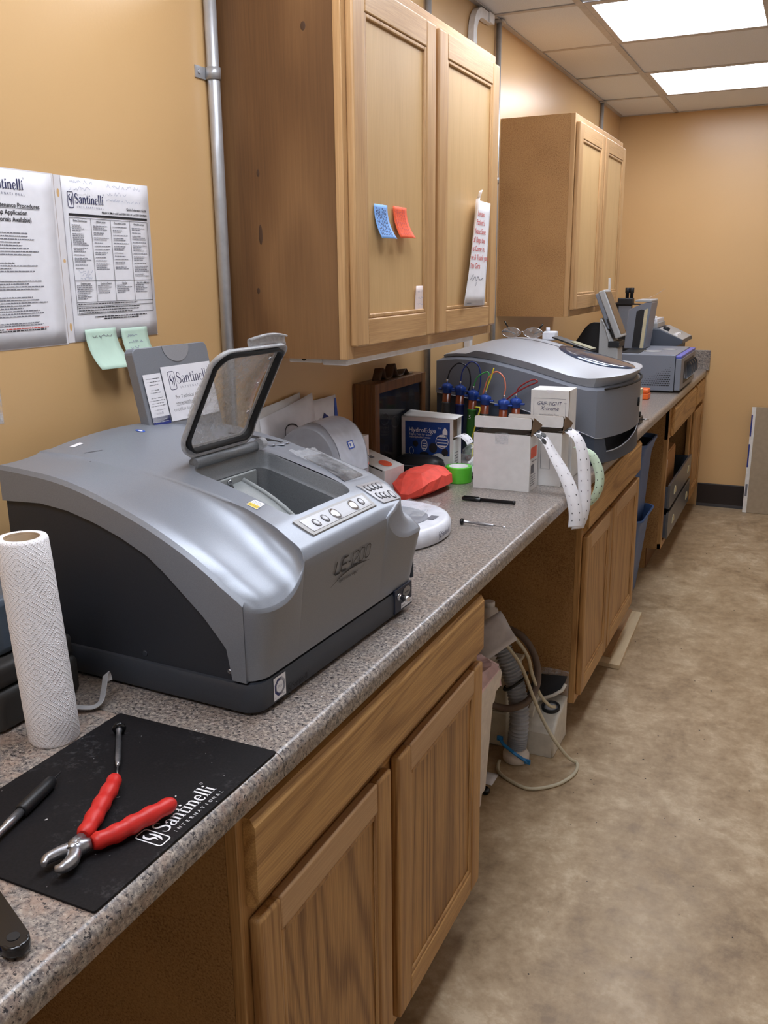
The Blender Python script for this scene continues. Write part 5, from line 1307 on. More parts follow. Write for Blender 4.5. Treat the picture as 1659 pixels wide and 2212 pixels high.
# ---- the two open white boxes with strips of pads
def padbox(label, x0, x1, y0, y1, h, orange, tape):
    O = ((x0+x1)/2, (y0+y1)/2, CT); t = thing('pad_box', label, 'box', O, 0)
    z0, z1 = CT+.0005, CT+h; w = .0016
    m = MB(O); m.box(x0, x1, y0, y0+w, z0, z1); fr = part('front_panel', m, 'white_card', t)
    m = MB(O); m.box(x0, x1, y1-w, y1, z0, z1); part('back_panel', m, 'white_card', t)
    m = MB(O); m.box(x0, x0+w, y0+w, y1-w, z0, z1); part('side_panel', m, 'white_card', t)
    m = MB(O); m.box(x1-w, x1, y0+w, y1-w, z0, z1-.004); sd = part('side_panel', m, 'white_card', t)
    m = MB(O); m.box(x0+w, x1-w, y0+w, y1-w, z0, z0+w); part('floor_panel', m, 'white_card', t)
    m = MB(O); m.box(x0+.008, x1-.008, y0+.008, y1-.008, z0+w, z1-.03); part('pad_roll', m, 'carton_inside', t)
    # raised lid with hanging tuck flap and brown inner wings
    yl, zl = y0+.002, z1+.050
    m = MB(O); m.faces([(x0, y1, z1), (x1, y1, z1), (x1+.002, yl, zl), (x0+.002, yl, zl)], [(0, 1, 2, 3)]); q = part('lid', m, 'carton_inside', t); solidify(q, .0016)
    m = MB(O); m.prism(rrect(x0+.002, x1+.002, zl-.034, zl, .006, 3), 'y', yl-.0016, yl); part('tuck_flap', m, 'white_card', t)
    m = MB(O); m.faces([(x1, y0+.004, z1-.004), (x1, y1, z1-.002), (x1+.012, y1-.004, z1+.02), (x1+.004, y0+.018, z1+.050)], [(0, 1, 2, 3)]); q = part('wing', m, 'carton_inside', t); solidify(q, .0012)
    if tape:
        m = MB(O); m.box(x0+.066, x0+.106, y0-.0006, y0-.0001, z1-.030, z1+.004); part('clear_tape', m, 'clear_film', t)
    if orange:
        a = Art(); a.rect(y0+.008, CT+.098, y0+.070, CT+.130); a.place('orange_sticker', 'sticker_orange', sd, lambda u, v: (x1+.0006-O[0], u-O[1], v-O[2]))
        a = Art(); a.rect(y0+.014, CT+.052, y0+.044, CT+.078); r_ = random.Random(2)
        a.words(y0+.02, y0+.07, CT+.086, .005, r_)
        for k in range(5): a.words(y0+.012, y0+.06, CT+.044-.007*k, .0035, r_)
        a.place('print', 'ink_grey', sd, lambda u, v: (x1+.0008-O[0], u-O[1], v-O[2]))
    else:
        a = Art(); q4 = [(x1-.062, CT+.052), (x1-.034, CT+.052), (x1-.034, CT+.128), (x1-.062, CT+.128)]; a.stroke(q4, .0012, 0, True); a.place('print_outline', 'ink_grey', fr, lambda u, v: (u-O[0], y0-.0008-O[1], v-O[2]))
    return t
padbox('front open white box with orange sticker and a strip of black pads', .362, .534, 1.642, 1.728, .168, True, True)
padbox('second open white box half hidden behind the front one', .432, .600, 1.748, 1.835, .162, False, False)
ribbon('pad_strip', 'long white strip hanging from the front white box over the worktop edge', 'label strip', [(.512, 1.690, CT+.166), (.538, 1.683, CT+.172), (.570, 1.672, CT+.153), (.600, 1.660, CT+.112), (.636, 1.650, CT+.060), (.664, 1.640, CT+.004), (.677, 1.632, CT-.045), (.679, 1.625, CT-.085)], .042, 'white_paper', (.62, 1.65, CT+.06), [(.1, 1, .1), (.2, 1, .2), (.75, .66, .1), (.85, .5, 0)], holes=(16, 4), rolls=((.13, -.25), (.15, .25), (.215, -.25), (.235, .25), (.30, -.25)))
ribbon('pad_strip', 'longest white strip hanging from the second white box past the worktop edge', 'label strip', [(.582, 1.790, CT+.163), (.606, 1.785, CT+.168), (.640, 1.776, CT+.146), (.660, 1.766, CT+.100), (.670, 1.755, CT+.040), (.676, 1.742, CT-.020), (.676, 1.725, CT-.075), (.668, 1.705, CT-.112)], .042, 'white_paper', (.66, 1.76, CT+.04), [(.1, 1, .1), (.3, 1, .2), (.75, .66, 0), (.8, .6, 0), (.7, .7, 0)], holes=(14, 4), rolls=((.13, -.25), (.15, .25)))
plain('pale_green_paper', (206, 226, 200), 0.7)
ribbon('pad_strip', 'pale green strip curling behind the hanging white strips', 'label strip', [(.622, 1.84, CT+.110), (.642, 1.85, CT+.100), (.668, 1.862, CT+.080), (.690, 1.868, CT+.030), (.694, 1.86, CT-.015), (.682, 1.845, CT-.052), (.664, 1.828, CT-.072)], .036, 'pale_green_paper', (.67, 1.85, CT+.03), [(.3, 1, .1), (.6, .8, .1), (.75, .65, 0)], holes=(12, 4))
# closed carton and the GRIP-TIGHT box on top of it
O = (.53, 1.915, CT); t = thing('carton', 'closed white carton with blue edge under the lettered white box', 'box', O)
cuboid(t, O, .475, .604, 1.866, 1.965, CT+.0005, CT+.134, 'white_card'); m = MB(O); m.box(.6045, .6052, 1.866, 1.965, CT+.126, CT+.134); part('blue_edge', m, 'navy_print', t)
O = (.53, 1.912, CT+.1345); t = thing('film_box', 'white box lettered in dark italics standing on the closed carton', 'box', O)
GX0, GX1, GY0, GY1, GZ0, GZ1 = .470, .590, 1.862, 1.960, CT+.1348, CT+.274
cuboid(t, O, GX0, GX1, GY0, GY1, GZ0, GZ1, 'white_card')
m = MB(O); m.prism([(.530+.012*math.cos(a_), GZ1+.0004-.010*math.sin(a_)) for a_ in [PI*i/10 for i in range(11)]], 'y', GY0-.0008, GY0-.0002); part('thumb_tab', m, 'white_paper', t)
m = MB(O); m.box(GX1-.0002, GX1+.0008, GY0-.0003, GY0+.004, GZ0, GZ1); part('torn_edge', m, 'carton_inside', t)
a = Art(); a.mi = 0; a.stroke([(GX0+.010, GZ0+.012), (GX1-.010, GZ0+.012), (GX1-.010, GZ1-.026), (GX0+.010, GZ1-.026)], .0009, 0, True)
a.text('GRIP-TIGHT', .528, GZ1-.047, .0165, 'CENTER', shear=.28, xs=.86); a.text('TM', .575, GZ1-.041, .005); a.text('X-treme', .530, GZ1-.062, .0165, 'CENTER', shear=.28)
a.mi = 1; a.text('Intermediate Film', .528, GZ1-.079, .0088, 'CENTER'); r_ = random.Random(3); a.words(.495, .562, GZ1-.087, .003, r_); a.words(.485, .575, GZ1-.092, .003, r_)
a.place('lettering', ['ink_navy', 'ink_grey'], t, lambda u, v: (u-O[0], GY0-.0007-O[1], v-O[2]))
# ---- six capped tubes with coloured loops
plain('amber_tube', (122, 56, 30), 0.25); plain('cap_blue', (34, 68, 150), 0.4)
def ctube(label, x, y, top, lean, rgb, wire, loop, num=None, r=.0145):
    key = 'sleeve_%d_%d_%d' % rgb
    if key not in MATS: plain(key, rgb, 0.4)
    kw = 'wire_%d_%d_%d' % wire
    if kw not in MATS: plain(kw, wire, 0.35)
    O = (x, y, CT); t = thing('dosing_tube', label, 'tube', O); ax = Vector((lean[0], lean[1], 1)).normalized(); H = (top-CT)/ax.z
    base = Vector((x, y, CT+.0008))
    m = MB(O); m.lathe([(r*.7, 0), (r, .006), (r, H-.022)], base, 22, ax); part('barrel', m, 'amber_tube', t)
    m = MB(O); m.lathe([(r+.0006, .02), (r+.0012, .022), (r+.0012, H-.066), (r+.0022, H-.065), (r+.0022, H-.061), (r+.0006, H-.060)], base, 22, ax); sl_ = part('sleeve', m, key, t)
    m = MB(O); n = 24
    A_ = ax; U = A_.cross(Vector((0, 1, 0))).normalized(); V = A_.cross(U)
    lp = []
    for s_, h_ in ((.80, H-.030), (.86, H-.028), (.86, H-.018), (1.0, H-.016), (1.0, H-.004), (.72, H), (.40, H+.003)):
        lp.append([base+A_*h_+(U*math.cos(2*PI*i/n)+V*math.sin(2*PI*i/n))*(r*1.28*s_*(1+.10*math.cos(6*2*PI*i/n)*(1 if s_ >= .9 else .3))) for i in range(n)])
    m.loft(lp); part('cap', m, 'cap_blue', t)
    m = MB(O); m.box(-.030, .030, -.006, .006, 0, .006, .002, M=Matrix.Translation(base+A_*(H-.020)-Vector((0, 0, 0)))); part('cap_wing', m, 'cap_blue', t)
    m = MB(O); m.lathe([(.0042, 0), (.0042, .012), (.003, .013)], base+A_*(H+.004), 12, A_); part('ferrule', m, 'steel', t)
    top_ = base+A_*(H+.014)
    m = MB(O); m.tube(spline([tuple(top_)]+[tuple(top_+Vector(p)) for p in loop], 8), .0024, 8); part('loop', m, kw, t)
    if num:
        a = Art(); a.text(num, -.006, 0, .018); a.place('number', 'ink_white', sl_, lambda u, v: base+A_*(H-.092+v)+Vector((u, -r-.0022, 0))-Vector(O))
ctube('amber tube with grey sleeve and black loop, first from the display case', .118, 2.035, 1.170, (.03, .0), (88, 88, 92), (20, 20, 30), [(.012, 0, .035), (.040, .006, .058), (.072, .01, .040), (.080, .01, -.01), (.066, .01, -.05)])
ctube('amber tube with navy sleeve and blue loop, second from the display case', .168, 2.030, 1.166, (.03, 0), (34, 44, 110), (30, 52, 130), [(.008, 0, .040), (.035, .004, .068), (.062, .008, .052), (.068, .008, .0), (.055, .008, -.06)])
ctube('amber tube with green sleeve numbered five and green loop', .213, 2.022, 1.152, (.05, 0), (60, 120, 50), (70, 170, 90), [(.010, 0, .028), (.030, .0, .045), (.052, .0, .048), (.048, .0, .0), (.030, .0, -.05)], '5')
ctube('amber tube with black sleeve and straight yellow strap', .258, 2.014, 1.140, (.06, 0), (44, 46, 40), (226, 212, 60), [(.006, 0, .02), (.016, 0, .045), (.026, 0, .078)])
ctube('amber tube with orange sleeve and large coral loop', .330, 2.010, 1.128, (.03, 0), (226, 120, 60), (226, 128, 96), [(.004, 0, .030), (-.004, .002, .062), (-.030, .004, .078), (-.058, .006, .055), (-.076, .006, .0)])
ctube('amber tube with orange sleeve and dark red loop, last of the six', .372, 2.030, 1.132, (.0, 0), (206, 104, 56), (150, 44, 44), [(.008, 0, .022), (.032, .0, .040), (.060, 0, .052), (.070, 0, .044), (.040, 0, .030), (-.010, .0, .0), (-.045, 0, -.03)])
m = MB((.245, 1.992, CT)); plain('yellow_wire', (226, 214, 70), 0.4)
m.tube([(.244, 1.985, CT+.190), (.262, 1.985, CT+.190), (.262, 1.985, CT+.182), (.232, 1.985, CT+.070), (.226, 1.985, CT+.066), (.262, 1.985, CT+.064)], .0028, 6); m.tube([(.240, 1.985, CT+.066), (.236, 1.985, CT+.0035), (.245, 1.96, CT+.003)], .0028, 6)
solo('yellow_clip', m, 'yellow_wire', 'bent yellow wire clip leaning on the dark tube', 'clip', (.245, 1.992, CT))

# ================================================================ SECOND MACHINE (domed)
grey_plastic('warm_grey_plastic', (158, 161, 168), 0.42, 0.2); grey_plastic('mid_grey_plastic', (118, 122, 132), 0.5, 0.1); grey_plastic('slate_plastic', (62, 70, 84), 0.5, 0.0, 0.08)
plain('far_black0', (30, 32, 36), 0.6)
M2 = (.35, 2.39, CT); t = thing('lens_edger', 'rounded grey lens edger with oval window and eyeglasses resting on top', 'machine', M2)
FR = [(.628, 2.082), (.648, 2.103), (.672, 2.16), (.688, 2.22), (.700, 2.30), (.705, 2.39), (.700, 2.48), (.688, 2.56), (.672, 2.62), (.648, 2.677), (.628, 2.698)]
SIDE_X = [.067+(.628-.067)*i/16 for i in range(17)]
OUT = [(x, 2.082) for x in SIDE_X[:-1]]+FR+[(x, 2.698) for x in SIDE_X[:-1][::-1]]
ZS = [(.067, 1.243), (.12, 1.2505), (.165, 1.252), (.265, 1.241), (.395, 1.213), (.52, 1.178), (.60, 1.160), (.634, 1.1635), (.75, 1.1635)]
ZBL = [(.067, 1.135), (.355, 1.096), (.405, 1.083), (.57, 1.029), (.633, 1.006), (.75, 1.006)]
def inner(p, d): 
    x, y = p; return (x-d*(1 if x > .6 else (.0 if x > .1 else -1)), y+(d if y < 2.39 else -d)*min(1, abs(y-2.39)/.2))
zs2 = lambda x: sum(interp(ZS, x+d) for d in (-.02, 0, .02))/3 if x < .6 else interp(ZS, x)
m = MB(M2)
m.loft([[(x, y, interp(ZBL, x)) for x, y in OUT], [(x, y, lerp(interp(ZBL, x), zs2(x), .5)) for x, y in OUT], [(x, y, zs2(x)) for x, y in OUT], [inner(p, .018)+(zs2(p[0])+.010,) for p in OUT]], True, (False, False), True)
bd = part('housing', m, 'mid_grey_plastic', t); bd.data.set_sharp_from_angle(angle=math.radians(28))
m = MB(M2)
def zlow(p):
    z = interp(ZBL, p[0])-.001
    if p[0] > .645 and 2.12 < p[1] < 2.56: z = min(z, .958+.050*max(0, min(1, (p[1]-2.16)/.32))**1.6)
    return z
OUT2 = [(x, 2.082) for x in SIDE_X[:-1]]+[tuple(p[:2]) for p in spline([(x, y, 0) for x, y in FR], 4)]+[(x, 2.698) for x in SIDE_X[:-1][::-1]]
m.loft([[inner(p, .0015)+(zlow(p),) for p in OUT2], [inner(p, .002)+(min(zlow(p)-.002, interp(ZBL, p[0])*.3+.7*(CT+.052)),) for p in OUT2], [inner(p, .001)+(CT+.008,) for p in OUT2], [inner(p, .010)+(CT+.002,) for p in OUT2]], True, (False, True), True)
lw = part('lower_housing', m, 'slate_plastic', t); lw.data.set_sharp_from_angle(angle=math.radians(28))
# light line where they meet
m = MB(M2); m.tube([(x, y-.0008 if y < 2.39 else y+.0008, interp(ZBL, x)) for x, y in OUT[:18]], .0016, 6); part('seam', m, 'warm_grey_plastic', t)
# cover with sharp-edged sloping rim and domed top
ZT = [(.085, 1.268), (.14, 1.290), (.20, 1.303), (.28, 1.306), (.36, 1.293), (.45, 1.270), (.54, 1.246), (.62, 1.222), (.72, 1.203)]
zt2 = lambda x: sum(interp(ZT, x+d) for d in (-.04, -.02, 0, .02, .04))/5
def cov(p, d): 
    q = inner(p, d); return (max(.09, q[0]), q[1])
def rimz(x): return lerp(zs2(x)+.034, 1.204, max(0, min(1, (x-.5)/.15))) if x > .2 else zs2(x)+.02
L0 = [cov(p, .016)+(zs2(p[0])+.0105,) for p in OUT]
L1 = [cov(p, .010)+(rimz(p[0]),) for p in OUT]
fnose = lambda x: .013*max(0, min(1, (x-.60)/.06))
L1 = [(x+fnose(x), y, z) for x, y, z in L1]
loops = [L0, L1]
for s_ in (.96, .9, .8, .66, .5, .33, .16, .02):
    lp = []
    for x, y, z in L1:
        x2 = .09+(x-.09)*lerp(1, s_, .0) ; y2 = 2.39+(y-2.39)*s_; xc = x
        lim = 1-max(0, (x-.60)/.13)*(1-s_)*0
        lp.append((x2, y2, z+(max(z, zt2(x2))-z)*(1-s_**2)**.85))
    loops.append(lp)
m = MB(M2); m.loft(loops, True, (False, False), True); cv = part('cover', m, 'warm_grey_plastic', t); cv.data.set_sharp_from_angle(angle=math.radians(32))
m = MB(M2); m.tube([(x+.0005 if x > .64 else x, y, zs2(x)+.004) for x, y in [inner(p, -.0008) for p in FR[1:-1]]], .0035, 6); part('cover_gap', m, 'shadow_gap', t)
# oval smoked window on the cover
def covz(x, y):
    s_ = min(1, abs(y-2.39)/.298); r_ = rimz(x); return r_+(max(r_, zt2(x))-r_)*(1-s_**2)**.85
plain('smoked_window', (58, 70, 92), 0.08, 0.2)
OVX, OVY = .555, 2.40
m = MB(M2); m.loft([[(OVX+.135*s_*math.cos(2*PI*i/40), OVY+.135*s_*math.sin(2*PI*i/40), covz(OVX+.135*s_*math.cos(2*PI*i/40), OVY+.135*s_*math.sin(2*PI*i/40))+h_) for i in range(40)] for s_, h_ in ((1, .0006), (.97, .004), (.8, .007), (.5, .009), (.2, .0095), (.02, .0095))], True, (False, True)); part('window', m, 'smoked_window', t)
# drain scoop in the front of the lower housing
rimf = lambda y: .958+.050*max(0, min(1, (y-2.16)/.32))**1.6
def edge_x(y): return interp([(b, a) for a, b in FR], y)-.003
m = MB(M2); rows = []
for j_ in range(11):
    f = j_/10; row = []
    for i_ in range(25):
        y = lerp(2.13, 2.545, i_/24); xe_ = edge_x(y); d_ = .11*math.sin(PI*i_/24)**.6+.002
        row.append((xe_-d_*f, y, rimf(y)-.040*math.sin(PI*min(1, f*1.15)/1.15*.87)*math.sin(PI*i_/24)**.5+.03*f*f))
    rows.append(row)
m.grid(rows); part('drain_scoop', m, 'mid_grey_plastic', t)
m = MB(M2); m.tube([(edge_x(lerp(2.13, 2.545, i_/24))+.002, lerp(2.13, 2.545, i_/24), rimf(lerp(2.13, 2.545, i_/24))) for i_ in range(25)], .0022, 6); part('scoop_lip', m, 'warm_grey_plastic', t)
m = MB(M2); m.box(.10, .585, 2.10, 2.68, CT+.02, 1.004); part('inner_block', m, 'far_black0', t)
m = MB(M2); m.tube([(.7062, 2.42, 1.075), (.7067, 2.42, 1.09), (.7062, 2.42, 1.105)], .004, 8); part('lock', m, 'gasket', t)
# eyeglasses on the cover
GX, GY = .285, 2.38
O = (GX, GY, covz(GX, GY)); zg = covz(GX, GY)+.004
t = thing('eyeglasses', 'folded metal eyeglasses with dark temples lying on the domed machine', 'eyeglasses', O)
for k, xx in enumerate((GX-.041, GX+.041)):
    m = MB(O); P = [(xx+.032*math.cos(a_)*(1+.12*math.cos(2*a_)), GY-.006, zg+.019+.0185*math.sin(a_)) for a_ in [2*PI*i/24 for i in range(24)]]
    m.tube(P, .0012, 6, True); r_ = part('rim', m, 'steel', t)
    m = MB(O); m.loft([[(xx+.031*s_*math.cos(a_), GY-.006, zg+.019+.0175*s_*math.sin(a_)) for a_ in [2*PI*i/24 for i in range(24)]] for s_ in (1, .5, .02)], True, (False, True)); part('lens', m, 'clear_film', r_)
m = MB(O); m.tube(spline([(GX-.008, GY-.006, zg+.020), (GX, GY-.009, zg+.024), (GX+.008, GY-.006, zg+.020)], 4), .0013, 6); part('bridge', m, 'steel', t)
for x0, x1, zz in ((GX-.075, GX-.035, .040), (GX+.075, GX+.035, .002)):
    m = MB(O); m.tube(spline([(x0, GY-.004, zg+.022), (x0+.001*(1 if x1 > x0 else -1), GY+.012, zg+.022), ((x0+x1)/2, GY+.02, zg+.020), (x1, GY+.024, zg+.012)], 5), .0022, 8); part('temple', m, 'black_gloss', t)
m = MB(O); m.tube([(GX-.050, GY+.004, zg+.026), (GX-.066, GY+.004, zg+.052), (GX-.070, GY+.004, zg+.058)], .0028, 8); part('temple_tip', m, 'black_gloss', t)
m = MB(O); m.tube([(GX+.056, GY+.004, zg+.028), (GX+.074, GY+.006, zg+.050)], .0032, 8); part('temple_tip', m, 'black_gloss', t)
# dark tray and white part behind the glasses
O = (.43, 2.535, covz(.43, 2.535)+.012); t = thing('lens_tray', 'thin dark tray with pale edge lying on the domed machine behind the eyeglasses', 'tray', O, math.radians(-12))
m = MB(); m.box(-.07, .09, -.030, .030, 0.000, .006, .002, M=Matrix.Rotation(math.radians(15.5), 4, 'Y')); part('tray', m, 'black_rubber', t)
plain('pale_gold', (136, 132, 98), 0.5)
m = MB(); m.box(.0, .088, -.012, .029, .0065, .0080, 0, M=Matrix.Rotation(math.radians(15.5), 4, 'Y')); part('pale_sheet', m, 'pale_gold', t)
m = MB((.335, 2.575, covz(.335, 2.575))); m.box(.312, .362, 2.55, 2.60, covz(.335, 2.575)+.002, covz(.335, 2.575)+.036, .006); m.lathe([(.008, 0), (.007, .014)], (.328, 2.575, covz(.335, 2.575)+.036), 14)
solo('plastic_adapter', m, 'cool_white_plastic', 'small white plastic adapter behind the eyeglasses on the domed machine', 'adapter', (.335, 2.575, covz(.335, 2.575)))

# ================================================================ FAR END MACHINES
grey_plastic('far_grey', (128, 134, 146), 0.45, 0.1); grey_plastic('far_dark', (74, 80, 92), 0.5, 0.0); grey_plastic('far_light', (172, 174, 176), 0.45, 0.1); plain('cream_strip', (206, 196, 160), 0.6); plain('far_black', (32, 33, 36), 0.5); plain('periwinkle', (96, 104, 190), 0.4)
# A: perforated grey unit
O = (.47, 4.46, CT); t = thing('tracer_unit', 'grey boxy unit with perforated side and open slotted front at the far end', 'machine', O)
AX0, AX1, AY0, AY1, AZ0, AZ1 = .315, .612, 4.082, 4.70, CT+.010, CT+.198
m = MB(O); m.box(AX0, AX1, AY0, AY1, AZ0, AZ1, .003); part('case', m, 'far_grey', t)
m = MB(O); m.box(AX0+.02, AX1-.02, AY0+.02, AY1-.02, CT+.0005, AZ0+.004); part('plinth', m, 'far_black', t)
m = MB(O); m.box(AX1+.003, AX1+.032, AY0, AY1, AZ0+.004, AZ1-.018, .003); fp = part('front_plate', m, 'far_grey', t)
m = MB(O); m.box(AX1+.002, AX1+.030, AY0+.004, AY1-.004, AZ1-.017, AZ1-.004, .002); part('blue_strip', m, 'periwinkle', t)
m = MB(O); m.box(AX1+.0325, AX1+.0335, AY0+.12, AY1-.10, AZ0+.03, AZ1-.04); part('slot', m, 'far_black', fp)
for k in range(4):
    m = MB(O); yy = AY0+.18+.09*k
    m.tube(spline([(AX1+.034, yy, AZ0+.05), (AX1+.052, yy+.02, AZ0+.07), (AX1+.046, yy+.06, AZ0+.11), (AX1+.034, yy+.05, AZ0+.135)], 5), 0, flat=(.03, .002)); part('blade', m, 'steel', fp)
nh = 0
for j in range(10):
    for i in range(22):
        xx = .400+.0088*i+(.0044 if j % 2 else 0); zz = AZ0+.030+.0105*j
        if xx > .592 or (xx-.40) < .0205*j: continue
        r_ = .0012+.0024*max(0, min(1, ((xx-.40)-.0205*j)/.09))
        if nh == 0: perf = {}
        key = round(r_*2000)/2000
        if key not in perf:
            mm = MB(); mm.lathe([(key, 0), (key, .0006)], (0, 0, 0), 10, (0, -1, 0)); perf[key] = mm.mesh('vent_hole', 'far_black')
        link('vent_hole', perf[key], t, (xx-O[0], AY0-.0002-O[1], zz-O[2])); nh += 1
for dx, dy, r_ in ((.46, 4.30, .05), (.53, 4.45, .04)):
    m = MB(O); m.lathe([(r_, 0), (r_, .002), (r_*.9, .0025)], (dx, dy, AZ1), 28); part('plate', m, 'far_light', t)
m = MB(O); m.box(AX0+.004, AX0+.10, AY0+.06, AY0+.30, AZ1, AZ1+.003); part('dark_port', m, 'far_black', t)
# B: column with tilted display
O = (.42, 3.34, CT); t = thing('display_column', 'grey column carrying a tilted flat display edge-on to the camera', 'display', O)
m = MB(O); m.prism([(.376, CT+.0005), (.462, CT+.0005), (.462, 1.200), (.452, 1.214), (.405, 1.300), (.376, 1.335)], 'y', 3.285, 3.40, bev=.004); part('column', m, 'far_light', t)
DR = Matrix.Translation((.410, 3.34, 1.350)) @ Matrix.Rotation(math.radians(-23), 4, 'Y')
m = MB(O); m.box(-.004, .024, -.062, .072, -.112, .110, .005, 3, M=DR); part('bezel', m, 'far_light', t)
m = MB(O); m.box(.0242, .0255, -.055, .065, -.10, .098, M=DR); part('screen', m, 'screen_glass', t)
m = MB(O); m.box(-.022, -.004, -.058, .068, -.06, .106, .004, 3, M=DR); part('back_shell', m, 'far_grey', t)
m = MB(O); m.box(-.012, -.0045, -.060, .069, -.105, -.015, .002, M=DR); part('dark_inset', m, 'far_black', t)
m = MB(O); m.box(.418, .468, 3.280, 3.405, 1.208, 1.236, .003); part('hinge_tray', m, 'far_black', t)
m = MB(O); m.tube([(.382, 3.2835, 1.335), (.400, 3.2835, 1.300), (.425, 3.2835, 1.225), (.468, 3.2835, 1.220)], .0028, 6); part('trim_wire', m, 'far_light', t)
m = MB(O); m.box(-.002, .003, -.060, -.032, .110, .160, .001, M=DR @ Matrix.Rotation(math.radians(22), 4, 'Y')); part('white_tab', m, 'white_plastic', t)
# D: dark curved guard behind the column
O = (.27, 3.45, CT); m = MB(O); m.prism([(.190, CT+.0005), (.196, 1.13), (.2365, 1.2175), (.281, 1.286), (.300, 1.304), (.316, 1.310), (.350, 1.310), (.350, CT+.0005)], 'y', 3.42, 3.45, bev=.003)
solo('dark_guard', m, 'far_black', 'black upright guard panel behind the domed machine', 'panel', O)
# C: raised hood
O = (.34, 4.62, AZ1+CT*0); t = thing('raised_hood', 'grey raised hood with dark inside standing on the perforated unit', 'hood', (.34, 4.42, AZ1+.001))
O = (.34, 4.42, AZ1+.001)
m = MB(O); m.prism([(.285, AZ1+.004), (.302, 1.330), (.336, 1.346), (.420, 1.380), (.425, 1.366), (.398, AZ1+.004)], 'y', 4.40, 4.62, bev=.004); part('shell', m, 'far_grey', t)
m = MB(O); m.prism([(.330, AZ1+.008), (.346, 1.322), (.372, 1.332), (.388, 1.330), (.372, AZ1+.008)], 'y', 4.3985, 4.4015); part('inner_panel', m, 'far_black', t)
m = MB(O); m.prism([(.374, AZ1+.008), (.390, 1.330), (.408, 1.338), (.392, AZ1+.008)], 'y', 4.3975, 4.4015); part('seal', m, 'cream_strip', t)
m = MB(O); m.box(.336, .425, 4.395, 4.625, 1.372, 1.384, .003, M=Matrix.Translation((0, 0, 0))); part('top_lip', m, 'far_light', t)
m = MB((.47, 4.55, 1.40)); m.grid([[(.37+.10*i/4, 4.52+.06*j/2, 1.3868+.055*(i/4)**1.4) for i in range(5)] for j in range(3)])
o = solo('clear_strip', m, 'clear_film', 'clear plastic strip sticking up from the raised hood', 'strip', (.47, 4.55, 1.40)); solidify(o, .001)
# E: sloping console at the very end
O = (.44, 5.0, CT); t = thing('control_console', 'grey sloping console with black knob nearest the back wall', 'console', O)
m = MB(O); m.prism([(.285, CT+.0005), (.285, 1.17), (.330, 1.206), (.420, 1.206), (.560, 1.142), (.562, 1.122), (.52, 1.11), (.52, CT+.0005)], 'y', 4.76, 5.20, bev=.004); part('case', m, 'far_dark', t)
CR = lambda x: lerp(1.206, 1.142, (x-.42)/.14)
m = MB(O); m.prism([(.42, 1.2065), (.558, 1.1435), (.558, 1.1455), (.42, 1.2085)], 'y', 4.77, 5.19); part('fascia', m, 'far_light', t)
m = MB(O); m.lathe([(.020, 0), (.020, .016), (.016, .020)], (.448, 4.85, CR(.448)+.002), 22, (.4, 0, .9)); part('knob', m, 'far_black', t)
for k, yy in enumerate((4.82, 4.90, 4.98)):
    m = MB(O); m.box(.495, .522, yy, yy+.03, CR(.52)+.002, CR(.495)+.003, .001); part('key', m, 'white_plastic', t)
# boxes and tissue on / by the console
O = (.35, 4.95, 1.2065); t = thing('instrument_box', 'flat pale grey instrument box lying on the sloping console', 'box', O)
m = MB(O); m.box(.292, .405, 4.80, 5.10, 1.2068, 1.238, .003); part('lower', m, 'far_light', t)
m = MB(O); m.box(.292, .400, 4.81, 5.08, 1.2385, 1.262, .003); part('upper', m, 'cool_white_plastic', t)
m = MB(O); m.lathe([(.008, 0), (.008, .012), (.005, .014)], (.385, 4.85, 1.262), 14); part('stud', m, 'white_plastic', t)
crumple('hanging_tissue', (.335, 4.71, AZ1+.0), .032, .105, 'white_paper', 'crumpled white tissue beside the raised hood', 'tissue', jitter=.5)
# F: black stand with two knobs
O = (.20, 4.86, CT); t = thing('microscope_stand', 'black instrument stand with two upright knobs behind the hood', 'instrument', O)
m = MB(O); m.box(.13, .262, 4.70, 4.745, CT+.0005, 1.375, .004); part('upright', m, 'far_black', t)
m = MB(O); m.box(.10, .27, 4.69, 4.755, 1.345, 1.385, .006); part('head', m, 'far_black', t)
for xx in (.232, .258):
    m = MB(O); m.lathe([(.010, 0), (.010, .03), (.013, .032), (.013, .058), (.011, .060)], (xx, 4.72, 1.384), 18); part('knob', m, 'far_black', t)
for yy in (4.70, 4.735):
    m = MB(O); m.tube(spline([(.268, yy, 1.35), (.32, yy, 1.348), (.36, yy, 1.336), (.375, yy, 1.340)], 4), .004, 8); part('hook', m, 'far_black', t)
m = MB(O); m.box(.19, .262, 4.6985, 4.70, 1.20, 1.34); part('side_plate', m, 'far_grey', t)
# J: small things in front of the perforated unit
plain('orange_plastic', (240, 108, 40), 0.4)
O = (.50, 3.86, CT); t = thing('orange_case', 'small bright orange plastic case on the worktop before the perforated unit', 'case', O)
m = MB(O); m.box(.448, .532, 3.78, 3.86, CT+.0005, CT+.030, .005, 3); part('base', m, 'orange_plastic', t)
m = MB(O); m.box(.450, .530, 3.782, 3.858, CT+.031, CT+.052, .006, 3); part('lid', m, 'orange_plastic', t)
m = MB(O); m.box(.484, .50, 3.776, 3.7805, CT+.022, CT+.036, .001); part('latch', m, 'orange_plastic', t)
O = (.545, 3.2, CT); t = thing('carton', 'narrow white carton standing past the domed machine', 'box', O)
m = MB(O); m.box(.50, .590, 3.16, 3.24, CT+.0005, CT+.125, .002); part('body', m, 'white_card', t)
m = MB(O); m.box(.499, .591, 3.159, 3.241, CT+.100, CT+.1255, .002); part('lid_band', m, 'cream_strip', t)
O = (.60, 3.02, CT); t = thing('black_gadget', 'small black gadget with silver pin beside the narrow white carton', 'gadget', O)
